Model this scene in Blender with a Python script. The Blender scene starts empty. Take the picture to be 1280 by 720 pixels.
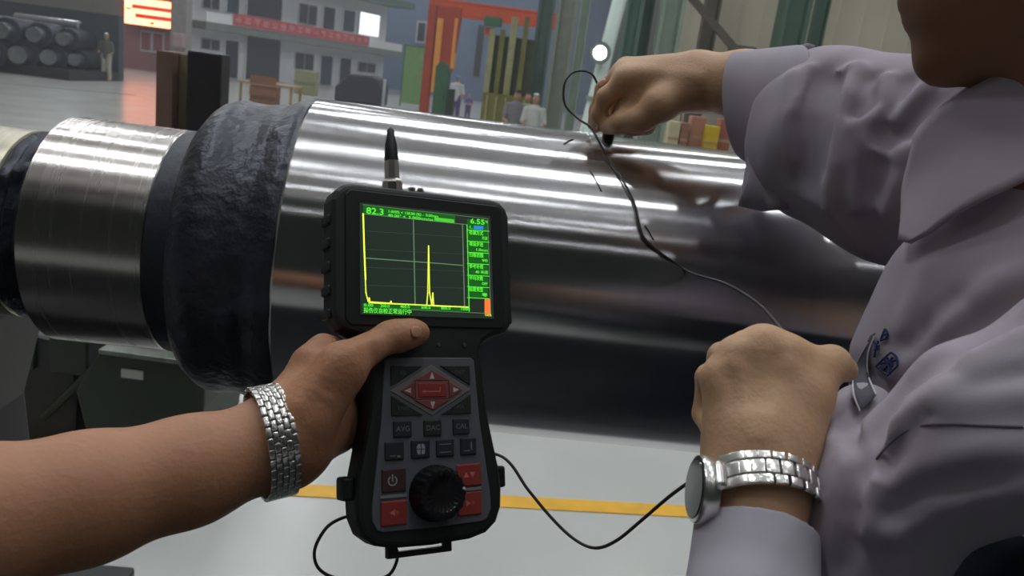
import bpy, bmesh, math, random
import numpy as np
from mathutils import Vector, Matrix

# ---------------------------------------------------------------- camera
SC = bpy.context.scene
COL = SC.collection
FPX = 1000.0
PITCH, ROLL = math.radians(14.4), math.radians(7.5)
CAM = np.array([0.0, 0.0, 1.6])
_F = np.array([0, math.cos(PITCH), -math.sin(PITCH)])
_U0 = np.array([0, math.sin(PITCH), math.cos(PITCH)])
_R0 = np.array([1.0, 0, 0])
_R = math.cos(ROLL) * _R0 + math.sin(ROLL) * _U0
_U = -math.sin(ROLL) * _R0 + math.cos(ROLL) * _U0
cd = bpy.data.cameras.new('camera')
cam = bpy.data.objects.new('camera', cd)
COL.objects.link(cam)
cd.sensor_fit = 'HORIZONTAL'
cd.sensor_width = 36.0
cd.lens = 36.0 * FPX / 1280.0
cd.clip_start = 0.02
cd.clip_end = 300
cam.matrix_world = Matrix(((_R[0], _U[0], -_F[0], CAM[0]), (_R[1], _U[1], -_F[1], CAM[1]),
                           (_R[2], _U[2], -_F[2], CAM[2]), (0, 0, 0, 1)))
SC.camera = cam
cd.dof.use_dof = True
cd.dof.focus_distance = 0.66
cd.dof.aperture_fstop = 14.0

# ---------------------------------------------------------------- world and exposure
wd = bpy.data.worlds.new('hall_air')
SC.world = wd
wd.use_nodes = True
wd.node_tree.nodes['Background'].inputs[0].default_value = (0.90, 0.90, 0.87, 1)
wd.node_tree.nodes['Background'].inputs[1].default_value = 0.17
SC.view_settings.view_transform = 'Standard'
SC.view_settings.look = 'None'
SC.view_settings.gamma = 1.0
SC.view_settings.use_curve_mapping = False
SC.view_settings.exposure = -0.06
# hall lamps: rows across the hall (y of the row, x positions), hung at LAMP_Z
LAMP_Z = 9.2
LAMP_L = 92.0
LAMP_ROWS = [(50.0, (-26, -18, -10, -2), 1.35), (42.0, (-24, -16, -8, 0), 1.35), (34.0, (-21, -13, -5, 3), 1.35), (26.0, (-16, -9, -2, 5), 1.35), (19.0, (-12, -5, 2, 8), 1.15), (13.5, (-10, -4, 3), 1),  # far rows added to brighten the background
             (9.9, (-6, -1, 4), 0.9), (8.7, (-7, -2, 3), 0.9), (5.2, (-5, 0, 4), 0.95), (1.75, (-4, 0.5, 5), 1.0), (-0.5, (-4.0,), 1.0), (-0.5, (1.5,), 0.55), (-1.9, (0, 4), 0.42), (-3.6, (-2, 2.5), 0.32), (-4.8, (1, 5), 0.3), (-7.4, (-2, 3), 0.32)]  # left lamp near the camera enlarged as fill for the shirt

# ---------------------------------------------------------------- small maths
def nrm(v):
    v = np.asarray(v, float)
    return v / np.linalg.norm(v)
def ray(x, y):
    return nrm(_F * FPX + (x - 640) * _R + (360 - y) * _U)
def at(x, y, Y):
    d = ray(x, y)
    return CAM + d * ((Y - CAM[1]) / d[1])
def on_floor(x, y, z=0.0):
    d = ray(x, y)
    return CAM + d * ((z - CAM[2]) / d[2])
def smin(a, b, k):
    h = np.clip(0.5 + 0.5 * (b - a) / k, 0, 1)
    return b * (1 - h) + a * h - k * h * (1 - h)
def rcone(a, ra, b, rb, flat=None):
    a = np.asarray(a, float); b = np.asarray(b, float); ba = b - a; L2 = float(ba @ ba) + 1e-12
    if flat is not None:
        fn, fs = nrm(flat[0]), flat[1]
    def f(P):
        v = P - a
        if flat is not None:
            t = np.clip((v @ ba) / L2, 0, 1)
            w = v - t[:, None] * ba
            w = w + np.outer(w @ fn, fn) * (fs - 1)
        else:
            t = np.clip((v @ ba) / L2, 0, 1)
            w = v - t[:, None] * ba
        return np.sqrt((w * w).sum(1)) - (ra + (rb - ra) * t)
    return f
def chain(pts, k=0.006, flat=None):
    fs = [rcone(pts[i][0], pts[i][1], pts[i + 1][0], pts[i + 1][1], flat) for i in range(len(pts) - 1)]
    return union(fs, k)
def union(fs, k):
    def f(P):
        d = fs[0](P)
        for g in fs[1:]:
            d = smin(d, g(P), k)
        return d
    return f
def ellipsoid(c, r, M=None):
    c = np.asarray(c, float); r = np.asarray(r, float)
    def f(P):
        v = P - c
        if M is not None:
            v = v @ M
        k0 = np.sqrt(((v / r) ** 2).sum(1)) + 1e-9
        k1 = np.sqrt(((v / (r * r)) ** 2).sum(1)) + 1e-9
        return k0 * (k0 - 1) / k1
    return f
def subtract(f, g, k=0.004):
    return lambda P: -smin(-f(P), g(P), k)
def polydist(pts):
    pts = [np.asarray(p, float) for p in pts]
    def f(P):
        best = None
        for a, b in zip(pts[:-1], pts[1:]):
            ba = b - a; v = P - a
            t = np.clip((v @ ba) / (float(ba @ ba) + 1e-12), 0, 1)
            w = v - t[:, None] * ba
            d = (w * w).sum(1)
            best = d if best is None else np.minimum(best, d)
        return np.sqrt(best)
    return f
def folded(f, folds):
    """folds: (3-D polyline, amplitude (+ ridge, - groove), width)"""
    gs = []
    for p, a, w in folds:
        q = np.array(p); gs.append((polydist(p), a, w, q.min(0) - 2.4 * w, q.max(0) + 2.4 * w))
    def g(P):
        d = f(P)
        near = np.nonzero(np.abs(d) < 0.035)[0]
        if len(near) == 0:
            return d
        Q = P[near]
        for pd, a, w, lo, hi in gs:
            m = np.nonzero(((Q > lo) & (Q < hi)).all(1))[0]
            if len(m):
                q = pd(Q[m]) / w
                d[near[m]] -= a * np.exp(-q * q)
        return d
    return g
def trace(f, x, y, t0=0.15, t1=2.5):
    d = ray(x, y); t = t0
    for _ in range(160):
        s = float(f((CAM + d * t)[None])[0])
        if s < 0.0003 or t > t1:
            break
        t += s * 0.6
    return CAM + d * t
def grad(f, p, e=0.002):
    Q = np.repeat(p[None], 6, 0)
    for i in range(3):
        Q[2 * i, i] += e; Q[2 * i + 1, i] -= e
    v = f(Q)
    return nrm(np.array([v[0] - v[1], v[2] - v[3], v[4] - v[5]]))

def polygonize(f, lo, hi, h, smooth=2, margin=2.2):
    lo = np.asarray(lo, float); hi = np.asarray(hi, float)
    nb = np.ceil((hi - lo) / (8 * h)).astype(int) + 1
    n = nb * 8
    cc = np.stack(np.meshgrid(*[(np.arange(m) + 0.5) * 8 * h for m in nb], indexing='ij'), -1).reshape(-1, 3) + lo - h * 0.5
    cv = f(cc).reshape(nb)
    V = np.repeat(np.repeat(np.repeat(np.where(cv < 0, -1.0, 1.0), 8, 0), 8, 1), 8, 2).astype(np.float32)
    act = np.argwhere(np.abs(cv) < 8 * h * 0.87 * margin)
    off = np.stack(np.meshgrid(*[np.arange(8)] * 3, indexing='ij'), -1).reshape(-1, 3)
    for s in range(0, len(act), 400):
        b = act[s:s + 400]
        I = (b[:, None, :] * 8 + off[None]).reshape(-1, 3)
        V[I[:, 0], I[:, 1], I[:, 2]] = f(I * h + lo)
    S = V < 0
    c = S[:-1, :-1, :-1].astype(np.int8)
    cnt = np.zeros_like(c)
    cor = [(i, j, k) for i in (0, 1) for j in (0, 1) for k in (0, 1)]
    sl = lambda o, m: slice(o, o + m - 1)
    for (i, j, k) in cor:
        cnt += S[sl(i, n[0]), sl(j, n[1]), sl(k, n[2])]
    cells = np.argwhere((cnt > 0) & (cnt < 8))
    idx = np.full(c.shape, -1, np.int64)
    idx[cells[:, 0], cells[:, 1], cells[:, 2]] = np.arange(len(cells))
    vals = {o: V[cells[:, 0] + o[0], cells[:, 1] + o[1], cells[:, 2] + o[2]] for o in cor}
    acc = np.zeros((len(cells), 3)); num = np.zeros(len(cells))
    for o in cor:
        for ax in range(3):
            if o[ax] == 0:
                q = list(o); q[ax] = 1; q = tuple(q)
                a, b = vals[o], vals[q]
                m = (a < 0) != (b < 0)
                t = a[m] / (a[m] - b[m])
                pt = np.tile(np.array(o, float), (m.sum(), 1)); pt[:, ax] = t
                acc[m] += pt; num[m] += 1
    verts = (cells + acc / num[:, None]) * h + lo
    quads = []
    for ax in range(3):
        u, w = (ax + 1) % 3, (ax + 2) % 3
        a = [slice(1, None)] * 3; b = [slice(1, None)] * 3
        s0 = [slice(1, -1)] * 3; s1 = [slice(1, -1)] * 3
        s0[ax] = slice(0, -1); s1[ax] = slice(1, None)
        A = S[tuple(s0)]; B = S[tuple(s1)]
        e = np.argwhere(A != B)
        inside = A[e[:, 0], e[:, 1], e[:, 2]]
        base = e.copy(); base[:, u] += 1; base[:, w] += 1
        def cell(du, dw):
            g = base.copy(); g[:, u] -= du; g[:, w] -= dw
            g = np.minimum(g, np.array(idx.shape) - 1)
            return idx[g[:, 0], g[:, 1], g[:, 2]]
        q = np.stack([cell(1, 1), cell(0, 1), cell(0, 0), cell(1, 0)], 1)
        q[~inside] = q[~inside][:, ::-1]
        quads.append(q[(q >= 0).all(1)])
    quads = np.concatenate(quads)
    for _ in range(smooth):
        ed = np.concatenate([quads[:, [0, 1]], quads[:, [1, 2]], quads[:, [2, 3]], quads[:, [3, 0]]])
        sm = np.zeros_like(verts); ct = np.bincount(ed[:, 0], minlength=len(verts)) + np.bincount(ed[:, 1], minlength=len(verts))
        for k in range(3):
            sm[:, k] = np.bincount(ed[:, 0], verts[ed[:, 1], k], len(verts)) + np.bincount(ed[:, 1], verts[ed[:, 0], k], len(verts))
        verts = verts * 0.5 + 0.5 * sm / np.maximum(ct, 1)[:, None]
    return verts, quads

# ---------------------------------------------------------------- materials
MATS = {}
def srgb(c):
    return tuple(((x / 255.0) / 12.92 if x / 255.0 <= 0.04045 else ((x / 255.0 + 0.055) / 1.055) ** 2.4) for x in c)
def mat(name, rgb, rough=0.6, metal=0.0, var=0.12, vscale=6.0, bump=0.0, bscale=200.0, emit=None, estr=1.0, sss=0.0,
        aniso=0.0, stretch=None, spec=0.5, coord='Object', rvar=0.0, coat=0.0):
    if name in MATS:
        return MATS[name]
    m = bpy.data.materials.new(name); m.use_nodes = True
    nt = m.node_tree; N = nt.nodes; L = nt.links
    b = N['Principled BSDF']
    b.inputs['Roughness'].default_value = rough
    b.inputs['Metallic'].default_value = metal
    b.inputs['Specular IOR Level'].default_value = spec
    b.inputs['Coat Weight'].default_value = coat
    c = srgb(rgb)
    tc = N.new('ShaderNodeTexCoord'); mp = N.new('ShaderNodeMapping')
    L.new(tc.outputs[coord], mp.inputs[0])
    if stretch:
        mp.inputs['Scale'].default_value = stretch
    nz = N.new('ShaderNodeTexNoise'); nz.inputs['Scale'].default_value = vscale; nz.inputs['Detail'].default_value = 5
    L.new(mp.outputs[0], nz.inputs['Vector'])
    cr = N.new('ShaderNodeValToRGB')
    cr.color_ramp.elements[0].position = 0.3; cr.color_ramp.elements[1].position = 0.7
    cr.color_ramp.elements[0].color = tuple(x * (1 - var) for x in c) + (1,)
    cr.color_ramp.elements[1].color = tuple(min(1, x * (1 + var)) for x in c) + (1,)
    L.new(nz.outputs[0], cr.inputs[0]); L.new(cr.outputs[0], b.inputs['Base Color'])
    if rvar:
        mr = N.new('ShaderNodeMapRange')
        mr.inputs['To Min'].default_value = max(0.02, rough - rvar); mr.inputs['To Max'].default_value = rough + rvar
        L.new(nz.outputs[0], mr.inputs[0]); L.new(mr.outputs[0], b.inputs['Roughness'])
    if bump:
        n2 = N.new('ShaderNodeTexNoise'); n2.inputs['Scale'].default_value = bscale; n2.inputs['Detail'].default_value = 3
        L.new(mp.outputs[0], n2.inputs['Vector'])
        bp = N.new('ShaderNodeBump'); bp.inputs['Strength'].default_value = bump; bp.inputs['Distance'].default_value = 0.01
        L.new(n2.outputs[0], bp.inputs['Height']); L.new(bp.outputs[0], b.inputs['Normal'])
    if emit is not None:
        b.inputs['Emission Color'].default_value = srgb(emit) + (1,)
        b.inputs['Emission Strength'].default_value = estr
    if sss:
        b.inputs['Subsurface Weight'].default_value = sss
        b.inputs['Subsurface Radius'].default_value = (0.008, 0.004, 0.002)
        b.inputs['Subsurface Scale'].default_value = 1.0
    if aniso:
        b.inputs['Anisotropic'].default_value = aniso
        b.inputs['Anisotropic Rotation'].default_value = 0.25
        tg = N.new('ShaderNodeTangent'); tg.direction_type = 'RADIAL'; tg.axis = 'X'
        L.new(tg.outputs[0], b.inputs['Tangent'])
    MATS[name] = m
    return m

# ---------------------------------------------------------------- object helpers
def link(o, parent=None):
    COL.objects.link(o)
    if parent is not None:
        o.parent = parent
    return o
def tag(o, label=None, cat=None, group=None, kind=None):
    if label: o['label'] = label
    if cat: o['category'] = cat
    if group: o['group'] = group
    if kind: o['kind'] = kind
    return o
def thing(name, label, cat, loc=(0, 0, 0), group=None, M=None):
    o = bpy.data.objects.new(name, None)
    o.empty_display_size = 0.05
    if M is not None:
        o.matrix_world = M
    else:
        o.location = loc
    link(o)
    return tag(o, label, cat, group)
def new(name, me, m, parent=None, smooth=False):
    if m is not None and not me.materials:
        me.materials.append(m)
    if smooth:
        for p in me.polygons: p.use_smooth = True
    return link(bpy.data.objects.new(name, me), parent)
def np_mesh(name, verts, quads):
    me = bpy.data.meshes.new(name)
    me.vertices.add(len(verts)); me.vertices.foreach_set('co', np.asarray(verts, np.float32).ravel())
    me.loops.add(quads.size); me.loops.foreach_set('vertex_index', quads.astype(np.int32).ravel())
    me.polygons.add(len(quads))
    w = quads.shape[1]
    me.polygons.foreach_set('loop_start', np.arange(0, quads.size, w, dtype=np.int32))
    me.polygons.foreach_set('use_smooth', np.ones(len(quads), bool))
    me.update(calc_edges=True); me.validate()
    return me
def sdf_obj(name, fs, m, parent=None):
    """fs: list of (function, lo, hi, voxel) joined in one mesh"""
    vs, qs, n = [], [], 0
    for (f, lo, hi, h, *sm) in fs:
        v, q = polygonize(f, lo, hi, h, *sm)
        vs.append(v); qs.append(q + n); n += len(v)
    return new(name, np_mesh(name, np.concatenate(vs), np.concatenate(qs)), m, parent)
class MB:
    """collects shapes for ONE mesh"""
    def __init__(s): s.bm = bmesh.new()
    def box(s, lo, hi, M=None):
        lo = Vector(lo); hi = Vector(hi)
        g = bmesh.ops.create_cube(s.bm, size=1.0)
        for v in g['verts']:
            v.co = Vector(((v.co.x + .5) * (hi.x - lo.x) + lo.x, (v.co.y + .5) * (hi.y - lo.y) + lo.y, (v.co.z + .5) * (hi.z - lo.z) + lo.z))
            if M is not None: v.co = M @ v.co
        return s
    def prism(s, poly, y0, y1, M=None):
        """poly in (x,z), extruded along y"""
        a = [s.bm.verts.new((p[0], y0, p[1])) for p in poly]; b = [s.bm.verts.new((p[0], y1, p[1])) for p in poly]
        s.bm.faces.new(a); s.bm.faces.new(b[::-1])
        k = len(poly)
        for i in range(k):
            s.bm.faces.new((a[(i + 1) % k], a[i], b[i], b[(i + 1) % k]))
        if M is not None:
            for v in a + b: v.co = M @ v.co
        return s
    def tube(s, pts, r, seg=8, caps=True):
        pts = [Vector(p) for p in pts]; n = len(pts)
        rs = r if isinstance(r, (list, tuple)) else [r] * n
        up = None; rings = []
        for i in range(n):
            t = (pts[min(i + 1, n - 1)] - pts[max(i - 1, 0)]).normalized()
            if up is None:
                up = t.orthogonal().normalized()
            up = (up - t * up.dot(t)).normalized(); w = t.cross(up)
            rings.append([s.bm.verts.new(pts[i] + (up * math.cos(2 * math.pi * k / seg) + w * math.sin(2 * math.pi * k / seg)) * rs[i]) for k in range(seg)])
        for i in range(n - 1):
            for k in range(seg):
                s.bm.faces.new((rings[i][k], rings[i][(k + 1) % seg], rings[i + 1][(k + 1) % seg], rings[i + 1][k]))
        if caps:
            s.bm.faces.new(rings[0][::-1]); s.bm.faces.new(rings[-1])
        return s
    def lathe(s, prof, seg=32, M=None, axis='Z', caps=True, jitter=None):
        """prof: (radius, height along axis)"""
        rings = []
        for (r, z) in prof:
            rg = []
            for k in range(seg):
                a = 2 * math.pi * k / seg
                rr = r + (jitter(z, a) if jitter else 0)
                c = (rr * math.cos(a), rr * math.sin(a), z)
                if axis == 'X': c = (c[2], c[0], c[1])
                if axis == 'Y': c = (c[1], c[2], c[0])
                v = Vector(c)
                rg.append(s.bm.verts.new(M @ v if M is not None else v))
            rings.append(rg)
        for i in range(len(rings) - 1):
            for k in range(seg):
                s.bm.faces.new((rings[i][k], rings[i][(k + 1) % seg], rings[i + 1][(k + 1) % seg], rings[i + 1][k]))
        if caps:
            s.bm.faces.new(rings[0][::-1]); s.bm.faces.new(rings[-1])
        return s
    def mesh(s, name):
        bmesh.ops.recalc_face_normals(s.bm, faces=s.bm.faces)
        me = bpy.data.meshes.new(name); s.bm.to_mesh(me); s.bm.free()
        return me
    def build(s, name, m, parent=None, smooth=False, bevel=0.0, bseg=2, angle=40):
        o = new(name, s.mesh(name), m, parent, smooth)
        if bevel:
            md = o.modifiers.new('bevel', 'BEVEL'); md.width = bevel; md.segments = bseg; md.limit_method = 'ANGLE'; md.angle_limit = math.radians(30)
        if smooth:
            shade_auto(o.data, angle)
        return o
def shade_auto(me, angle):
    ca = math.cos(math.radians(angle))
    bm = bmesh.new(); bm.from_mesh(me)
    for e in bm.edges:
        if len(e.link_faces) == 2 and e.link_faces[0].normal.dot(e.link_faces[1].normal) < ca:
            e.smooth = False
    bm.to_mesh(me); bm.free()
def spline(pts, n=10):
    """Catmull-Rom through 3-D points"""
    P = [np.asarray(p, float) for p in pts]
    P = [2 * P[0] - P[1]] + P + [2 * P[-1] - P[-2]]
    out = []
    for i in range(1, len(P) - 2):
        for k in range(n):
            t = k / n
            out.append(0.5 * ((2 * P[i]) + (-P[i - 1] + P[i + 1]) * t + (2 * P[i - 1] - 5 * P[i] + 4 * P[i + 1] - P[i + 2]) * t * t
                              + (-P[i - 1] + 3 * P[i] - 3 * P[i + 1] + P[i + 2]) * t ** 3))
    out.append(P[-2])
    return out
def frame(o, x, y, z):
    return Matrix(((x[0], y[0], z[0], o[0]), (x[1], y[1], z[1], o[1]), (x[2], y[2], z[2], o[2]), (0, 0, 0, 1)))
def text_mesh(body, size, m_align='LEFT', bold=0.0):
    cu = bpy.data.curves.new('txt', 'FONT'); cu.body = body; cu.size = size; cu.align_x = m_align; cu.align_y = 'CENTER'
    cu.extrude = size * 0.01; cu.offset = size * bold; cu.resolution_u = 2
    o = bpy.data.objects.new('txt', cu); COL.objects.link(o)
    dg = bpy.context.evaluated_depsgraph_get()
    me = bpy.data.meshes.new_from_object(o.evaluated_get(dg))
    bpy.data.objects.remove(o); bpy.data.curves.remove(cu)
    return me

# ================================================================ setting
def struct(name, mb, m, parent=None, **k):
    o = mb.build(name, m, parent, **k)
    if parent is None:
        o['kind'] = 'structure'
    return o
M_floor = mat('floor_epoxy', (186, 187, 184), rough=0.24, var=0.05, vscale=1.2, rvar=0.06, spec=0.5)
struct('floor', MB().box((-60, -14, -0.2), (40, 70, 0)), M_floor)
M_yellow = mat('floor_paint_yellow', (226, 170, 40), rough=0.45, var=0.10, vscale=9)
q0, q1 = on_floor(350, 612), on_floor(860, 640)
dv = nrm(q1 - q0); nv = np.array([-dv[1], dv[0], 0])
fo = frame(q0, dv, nv, (0, 0, 1))
struct('trim_1', MB().box((-6, -0.045, 0.0), (7, 0.045, 0.004), fo), M_yellow)
M_wall_far = mat('far_wall_paint', (150, 156, 152), rough=0.9, var=0.12, vscale=0.4)
struct('wall_back', MB().box((-60, 66, -0.2), (40, 66.4, 16)), M_wall_far)
struct('wall_light_block', MB().box((-60, -8.9, -0.2), (40, -8.5, 14)), mat('light_block_green', (58, 64, 60), rough=0.9, vscale=0.5))  # unseen dark wall added behind the camera to block ambient light
M_beige = mat('sheet_wall_beige', (192, 184, 164), rough=0.8, var=0.10, vscale=0.7)
wr = struct('wall_right', MB().box((2.2, 14.6, -0.2), (30, 14.9, 14)), M_beige)
for i in range(34):                                                   # standing ribs of the sheet wall
    x = 2.4 + i * 0.42
    MB().box((x, 14.585, 0), (x + 0.04, 14.6, 14)).build('sheet_rib', M_beige, wr)
M_blue = mat('blue_wall_paint', (104, 124, 154), rough=0.8, var=0.10, vscale=0.5)
a0, a1 = at(470, 60, 55), at(760, 60, 55)
wb = struct('wall_blue', MB().box((a0[0], 55, -0.2), (a1[0], 55.3, 16)), M_blue)
b0, b1 = at(519, 53, 54.9), at(533, 27, 54.9)
wn = struct('window_1', MB().box((b0[0], 54.85, b0[2]), (b1[0] + 0.1, 54.97, b1[2])), mat('window_frame_white', (190, 195, 200), rough=0.6))
MB().box((b0[0] + 0.12, 54.80, b0[2] + 0.12), (b1[0] - 0.02, 54.86, b1[2] - 0.12)).build('pane', mat('dark_glass', (30, 36, 46), rough=0.15), wn)
c0, c1 = at(591, 95, 54.8), at(606, 32, 54.8)
MB().box((c0[0], 54.9, c0[2]), (c1[0], 55.05, c1[2])).build('dark_opening', mat('dark_glass', (30, 36, 46)), wb)
M_wall_redglow = mat('red_glow_tint', (160, 108, 112), rough=0.75, var=0.08, vscale=0.6)  # greyish wall, red glow of the LED sign put into its colour
r0, r1 = at(146, 40, 36.0), at(233, 40, 36.0)
wred = struct('wall_red_lit', MB().box((r0[0], 36, -0.2), (r1[0], 36.2, 9)), M_wall_redglow)
M_wframe = mat('window_frame_white', (190, 195, 200), rough=0.6)
d0, d1 = at(175, 64, 35.9), at(205, 41, 35.9)
w2 = struct('window_2', MB().box((d0[0], 35.9, d0[2]), (d1[0], 36.02, d1[2])), M_wframe)
for k in range(2):
    xa = d0[0] + 0.07 + k * (d1[0] - d0[0]) / 2
    MB().box((xa, 35.87, d0[2] + 0.1), (xa + (d1[0] - d0[0]) / 2 - 0.14, 35.92, d1[2] - 0.08)).build('pane', mat('window_glass_rosy', (150, 84, 92), rough=0.3), w2)
g0, g1 = at(0, 40, 42), at(150, 40, 42)
struct('wall_left_far', MB().box((g0[0] - 8, 42, -0.2), (g1[0] + 1, 42.3, 9)), mat('olive_grey_wall', (124, 124, 112), rough=0.9, vscale=0.5))

# ---------------------------------------------------------------- roof lamps
M_lamp_house = mat('lamp_housing', (120, 122, 124), rough=0.4, metal=0.6)
M_lamp = mat('lamp_glow', (255, 255, 250), emit=(246, 252, 255), estr=LAMP_L)
me_h = MB().lathe([(0.05, 0.42), (0.12, 0.40), (0.14, 0.22), (0.34, 0.02), (0.34, 0.0), (0.30, 0.0), (0.12, 0.2)], 20, caps=False).mesh('housing')
me_d = MB().lathe([(0.30, 0.0), (0.30, 0.012)], 20).mesh('diffuser')
me_c = MB().tube([(0, 0, 0.4), (0, 0, 1.6)], 0.012, 5).mesh('cable')
for me, m in ((me_h, M_lamp_house), (me_d, M_lamp), (me_c, M_lamp_house)):
    me.materials.append(m)
for (ly, lxs, lsc) in LAMP_ROWS:
    for lx in lxs:
        t = thing('high_bay_lamp', 'round high bay lamp under the hall roof, some rows added as fill', 'lamp', (lx, ly, LAMP_Z), 'high bay lamps under the roof')
        t.scale = (lsc, lsc, lsc)
        new('housing', me_h, None, t); new('diffuser', me_d, None, t); new('cable', me_c, None, t)

# ================================================================ the roll
A0 = np.array([0, 1.0, 1.355]); RYAW = math.radians(4.0)
AX = np.array([math.cos(RYAW), math.sin(RYAW), 0.0])
RM = Matrix.Translation(Vector(A0)) @ Matrix.Rotation(RYAW, 4, 'Z')
roll = thing('steel_roll', 'large polished steel roll with dark forged collar and turned journals', 'roll', M=RM)
M_roll = mat('ground_steel', (198, 196, 198), rough=0.21, metal=1.0, aniso=0.95, var=0.04, vscale=3, stretch=(25, 1, 1))
M_neck = mat('turned_steel', (196, 190, 186), rough=0.27, metal=1.0, aniso=0.8, var=0.06, vscale=4, stretch=(30, 0.7, 0.7), rvar=0.03)
M_end = mat('yellowed_steel', (170, 164, 146), rough=0.38, metal=1.0, aniso=0.6, var=0.16, vscale=5, stretch=(40, 0.7, 0.7))
M_forge = mat('forged_black_steel', (66, 68, 76), rough=0.42, metal=0.55, var=0.28, vscale=22, bump=0.35, bscale=60, rvar=0.14)
M_ring = mat('scaled_dark_steel', (58, 60, 68), rough=0.5, metal=0.4, var=0.15, vscale=14, bump=0.1, bscale=90)
def rpart(name, prof, m, seg=128, jitter=None, angle=35):
    return MB().lathe([(r, s) for s, r in prof], seg, axis='X', jitter=jitter).build(name, m, roll, smooth=True, angle=angle)
body_o = rpart('roll_body', [(-0.2615, 0.1925), (-0.2585, 0.195), (1.50, 0.195), (1.503, 0.192)], M_roll, 160)
def jit(amp, seed):
    rnd = random.Random(seed)
    ph = [(rnd.uniform(-9, 9), rnd.randint(3, 19), rnd.uniform(20, 110), rnd.uniform(0.3, 1)) for _ in range(16)]
    def f(z, a):
        v = sum(w * math.sin(a * k + z * q + p) for p, k, q, w in ph) / 5
        return amp * (v + 0.5 * abs(v) ** 1.5)
    return f
col_prof = [(-0.386, 0.139), (-0.3845, 0.150), (-0.381, 0.160), (-0.375, 0.168), (-0.366, 0.1755), (-0.355, 0.180)]
col_prof += [(-0.345 + i * 0.006, 0.1815 - 0.0022 * math.sin(i * 0.55)) for i in range(8)]
col_prof += [(-0.298, 0.1815), (-0.290, 0.1845), (-0.2825, 0.1885), (-0.274, 0.192), (-0.266, 0.1935), (-0.2615, 0.1925)]
rpart('forged_collar', col_prof, M_forge, 180, jit(0.0016, 4), 60)
rpart('dark_ring', [(-0.413, 0.136), (-0.412, 0.1375), (-0.390, 0.1375), (-0.386, 0.139)], M_ring)
rpart('journal', [(-0.5485, 0.130), (-0.546, 0.1375), (-0.4145, 0.1375), (-0.413, 0.136)], M_neck, 160)
gp = [(-0.590, 0.112)] + [(-0.588 + i * 0.004, 0.113 + 0.0035 * math.sin(i * 1.9)) for i in range(9)] + [(-0.550, 0.124), (-0.5485, 0.130)]
rpart('groove_ring', gp, M_forge, 140, jit(0.0028, 9), 60)
rpart('journal_end', [(-1.35, 0.112), (-0.592, 0.1150), (-0.590, 0.112)], M_end, 140)
rpart('journal', [(1.503, 0.136), (1.506, 0.1375), (2.1, 0.1375), (2.103, 0.135)], M_neck, 96)
def roll_top(s, ang):
    """point on the body, ang = degrees up from the camera side horizontal"""
    a = math.radians(ang)
    c = A0 + AX * s
    n = np.array([math.sin(RYAW), -math.cos(RYAW), 0]) * math.cos(a) + np.array([0, 0, 1]) * math.sin(a)
    return c + n * 0.195, n

# carrier of the roll and the green stand behind it
M_darkgreen = mat('machine_green_dark', (44, 54, 44), rough=0.5, var=0.15, vscale=5)
M_darkgrey = mat('machine_dark_grey', (44, 46, 48), rough=0.5, var=0.2, vscale=6)
rest = thing('roll_rest', 'dark machine rest carrying the journal of the steel roll', 'machine', M=RM)
zf = -1.355
MB().prism([(-1.05, zf + 0.08), (-0.62, zf + 0.08), (-0.70, -0.30), (-0.66, -0.135), (-0.72, -0.105), (-0.82, -0.113), (-0.98, -0.12), (-1.0, -0.3)], -0.16, 0.16).build('pedestal', M_darkgrey, rest, bevel=0.006)
MB().box((-1.5, -0.7, zf), (-0.92, 1.12, zf + 0.08)).build('base_plate', M_darkgrey, rest, bevel=0.01)
for yy in (-0.125, 0.125):
    MB().tube([(-0.80, yy, -0.17), (-0.80, yy * 1.25, -0.115)], 0.03, 14).build('roller_bearing', M_ring, rest, smooth=True)
MB().tube([(-0.70, -0.15, -0.33), (-1.10, 0.10, -0.72)], 0.018, 8).build('brace', M_darkgreen, rest)
hb0, hb1 = at(-120, 480, 2.75), at(98, 440, 2.75)
gh = thing('gear_housing', 'large dark machine housing behind the journal at the left edge', 'machine', (0.5 * (hb0[0] + hb1[0]), 2.75, 0))
hwx = 0.5 * (hb1[0] - hb0[0])
MB().prism([(-hwx, 0.04), (hwx * 0.95, 0.04), (hwx, 0.3), (hwx, at(100, 470, 2.75)[2]), (hwx * 0.8, at(90, 428, 2.75)[2]), (-hwx, at(60, 415, 2.75)[2])], 0, 0.9).build('body', M_darkgrey, gh, bevel=0.02)
MB().box((-hwx, -0.04, 0), (hwx * 0.9, 0.94, 0.04)).build('foot', M_darkgrey, gh)
for k in range(3):
    MB().box((-hwx * 0.5 + k * 0.2, -0.02, 0.35), (-hwx * 0.5 + k * 0.2 + 0.14, 0.0, 0.6)).build('access_cover', M_darkgreen, gh, bevel=0.006)
rest2 = thing('roll_rest', 'dark machine rest under the far right journal of the roll', 'machine', M=RM)
MB().prism([(1.62, zf + 0.18), (2.02, zf + 0.18), (1.94, -0.30), (1.90, -0.142), (1.74, -0.142), (1.70, -0.3)], -0.16, 0.16).build('pedestal', M_darkgrey, rest2, bevel=0.006)
MB().box((1.5, -0.4, zf + 0.10), (2.14, 0.4, zf + 0.18)).build('base_plate', M_darkgrey, rest2, bevel=0.01)
gl = at(112, 450, 2.6); gr_ = at(257, 446, 2.6)
st = thing('machine_stand', 'dark green machine stand with a white label under the steel roll', 'stand', (0.5 * (gl[0] + gr_[0]), 2.6, 0))
hw = 0.5 * (gr_[0] - gl[0]); zt = 0.5 * (gl[2] + gr_[2])
MB().prism([(-hw * 0.92, 0.06), (hw * 0.80, 0.06), (hw, 0.35), (hw, zt - 0.03), (hw * 0.94, zt), (-hw * 0.82, zt), (-hw, zt - 0.06), (-hw * 1.25, 0.35)], 0.0, 0.42).build('body', M_darkgreen, st, bevel=0.008)
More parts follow.
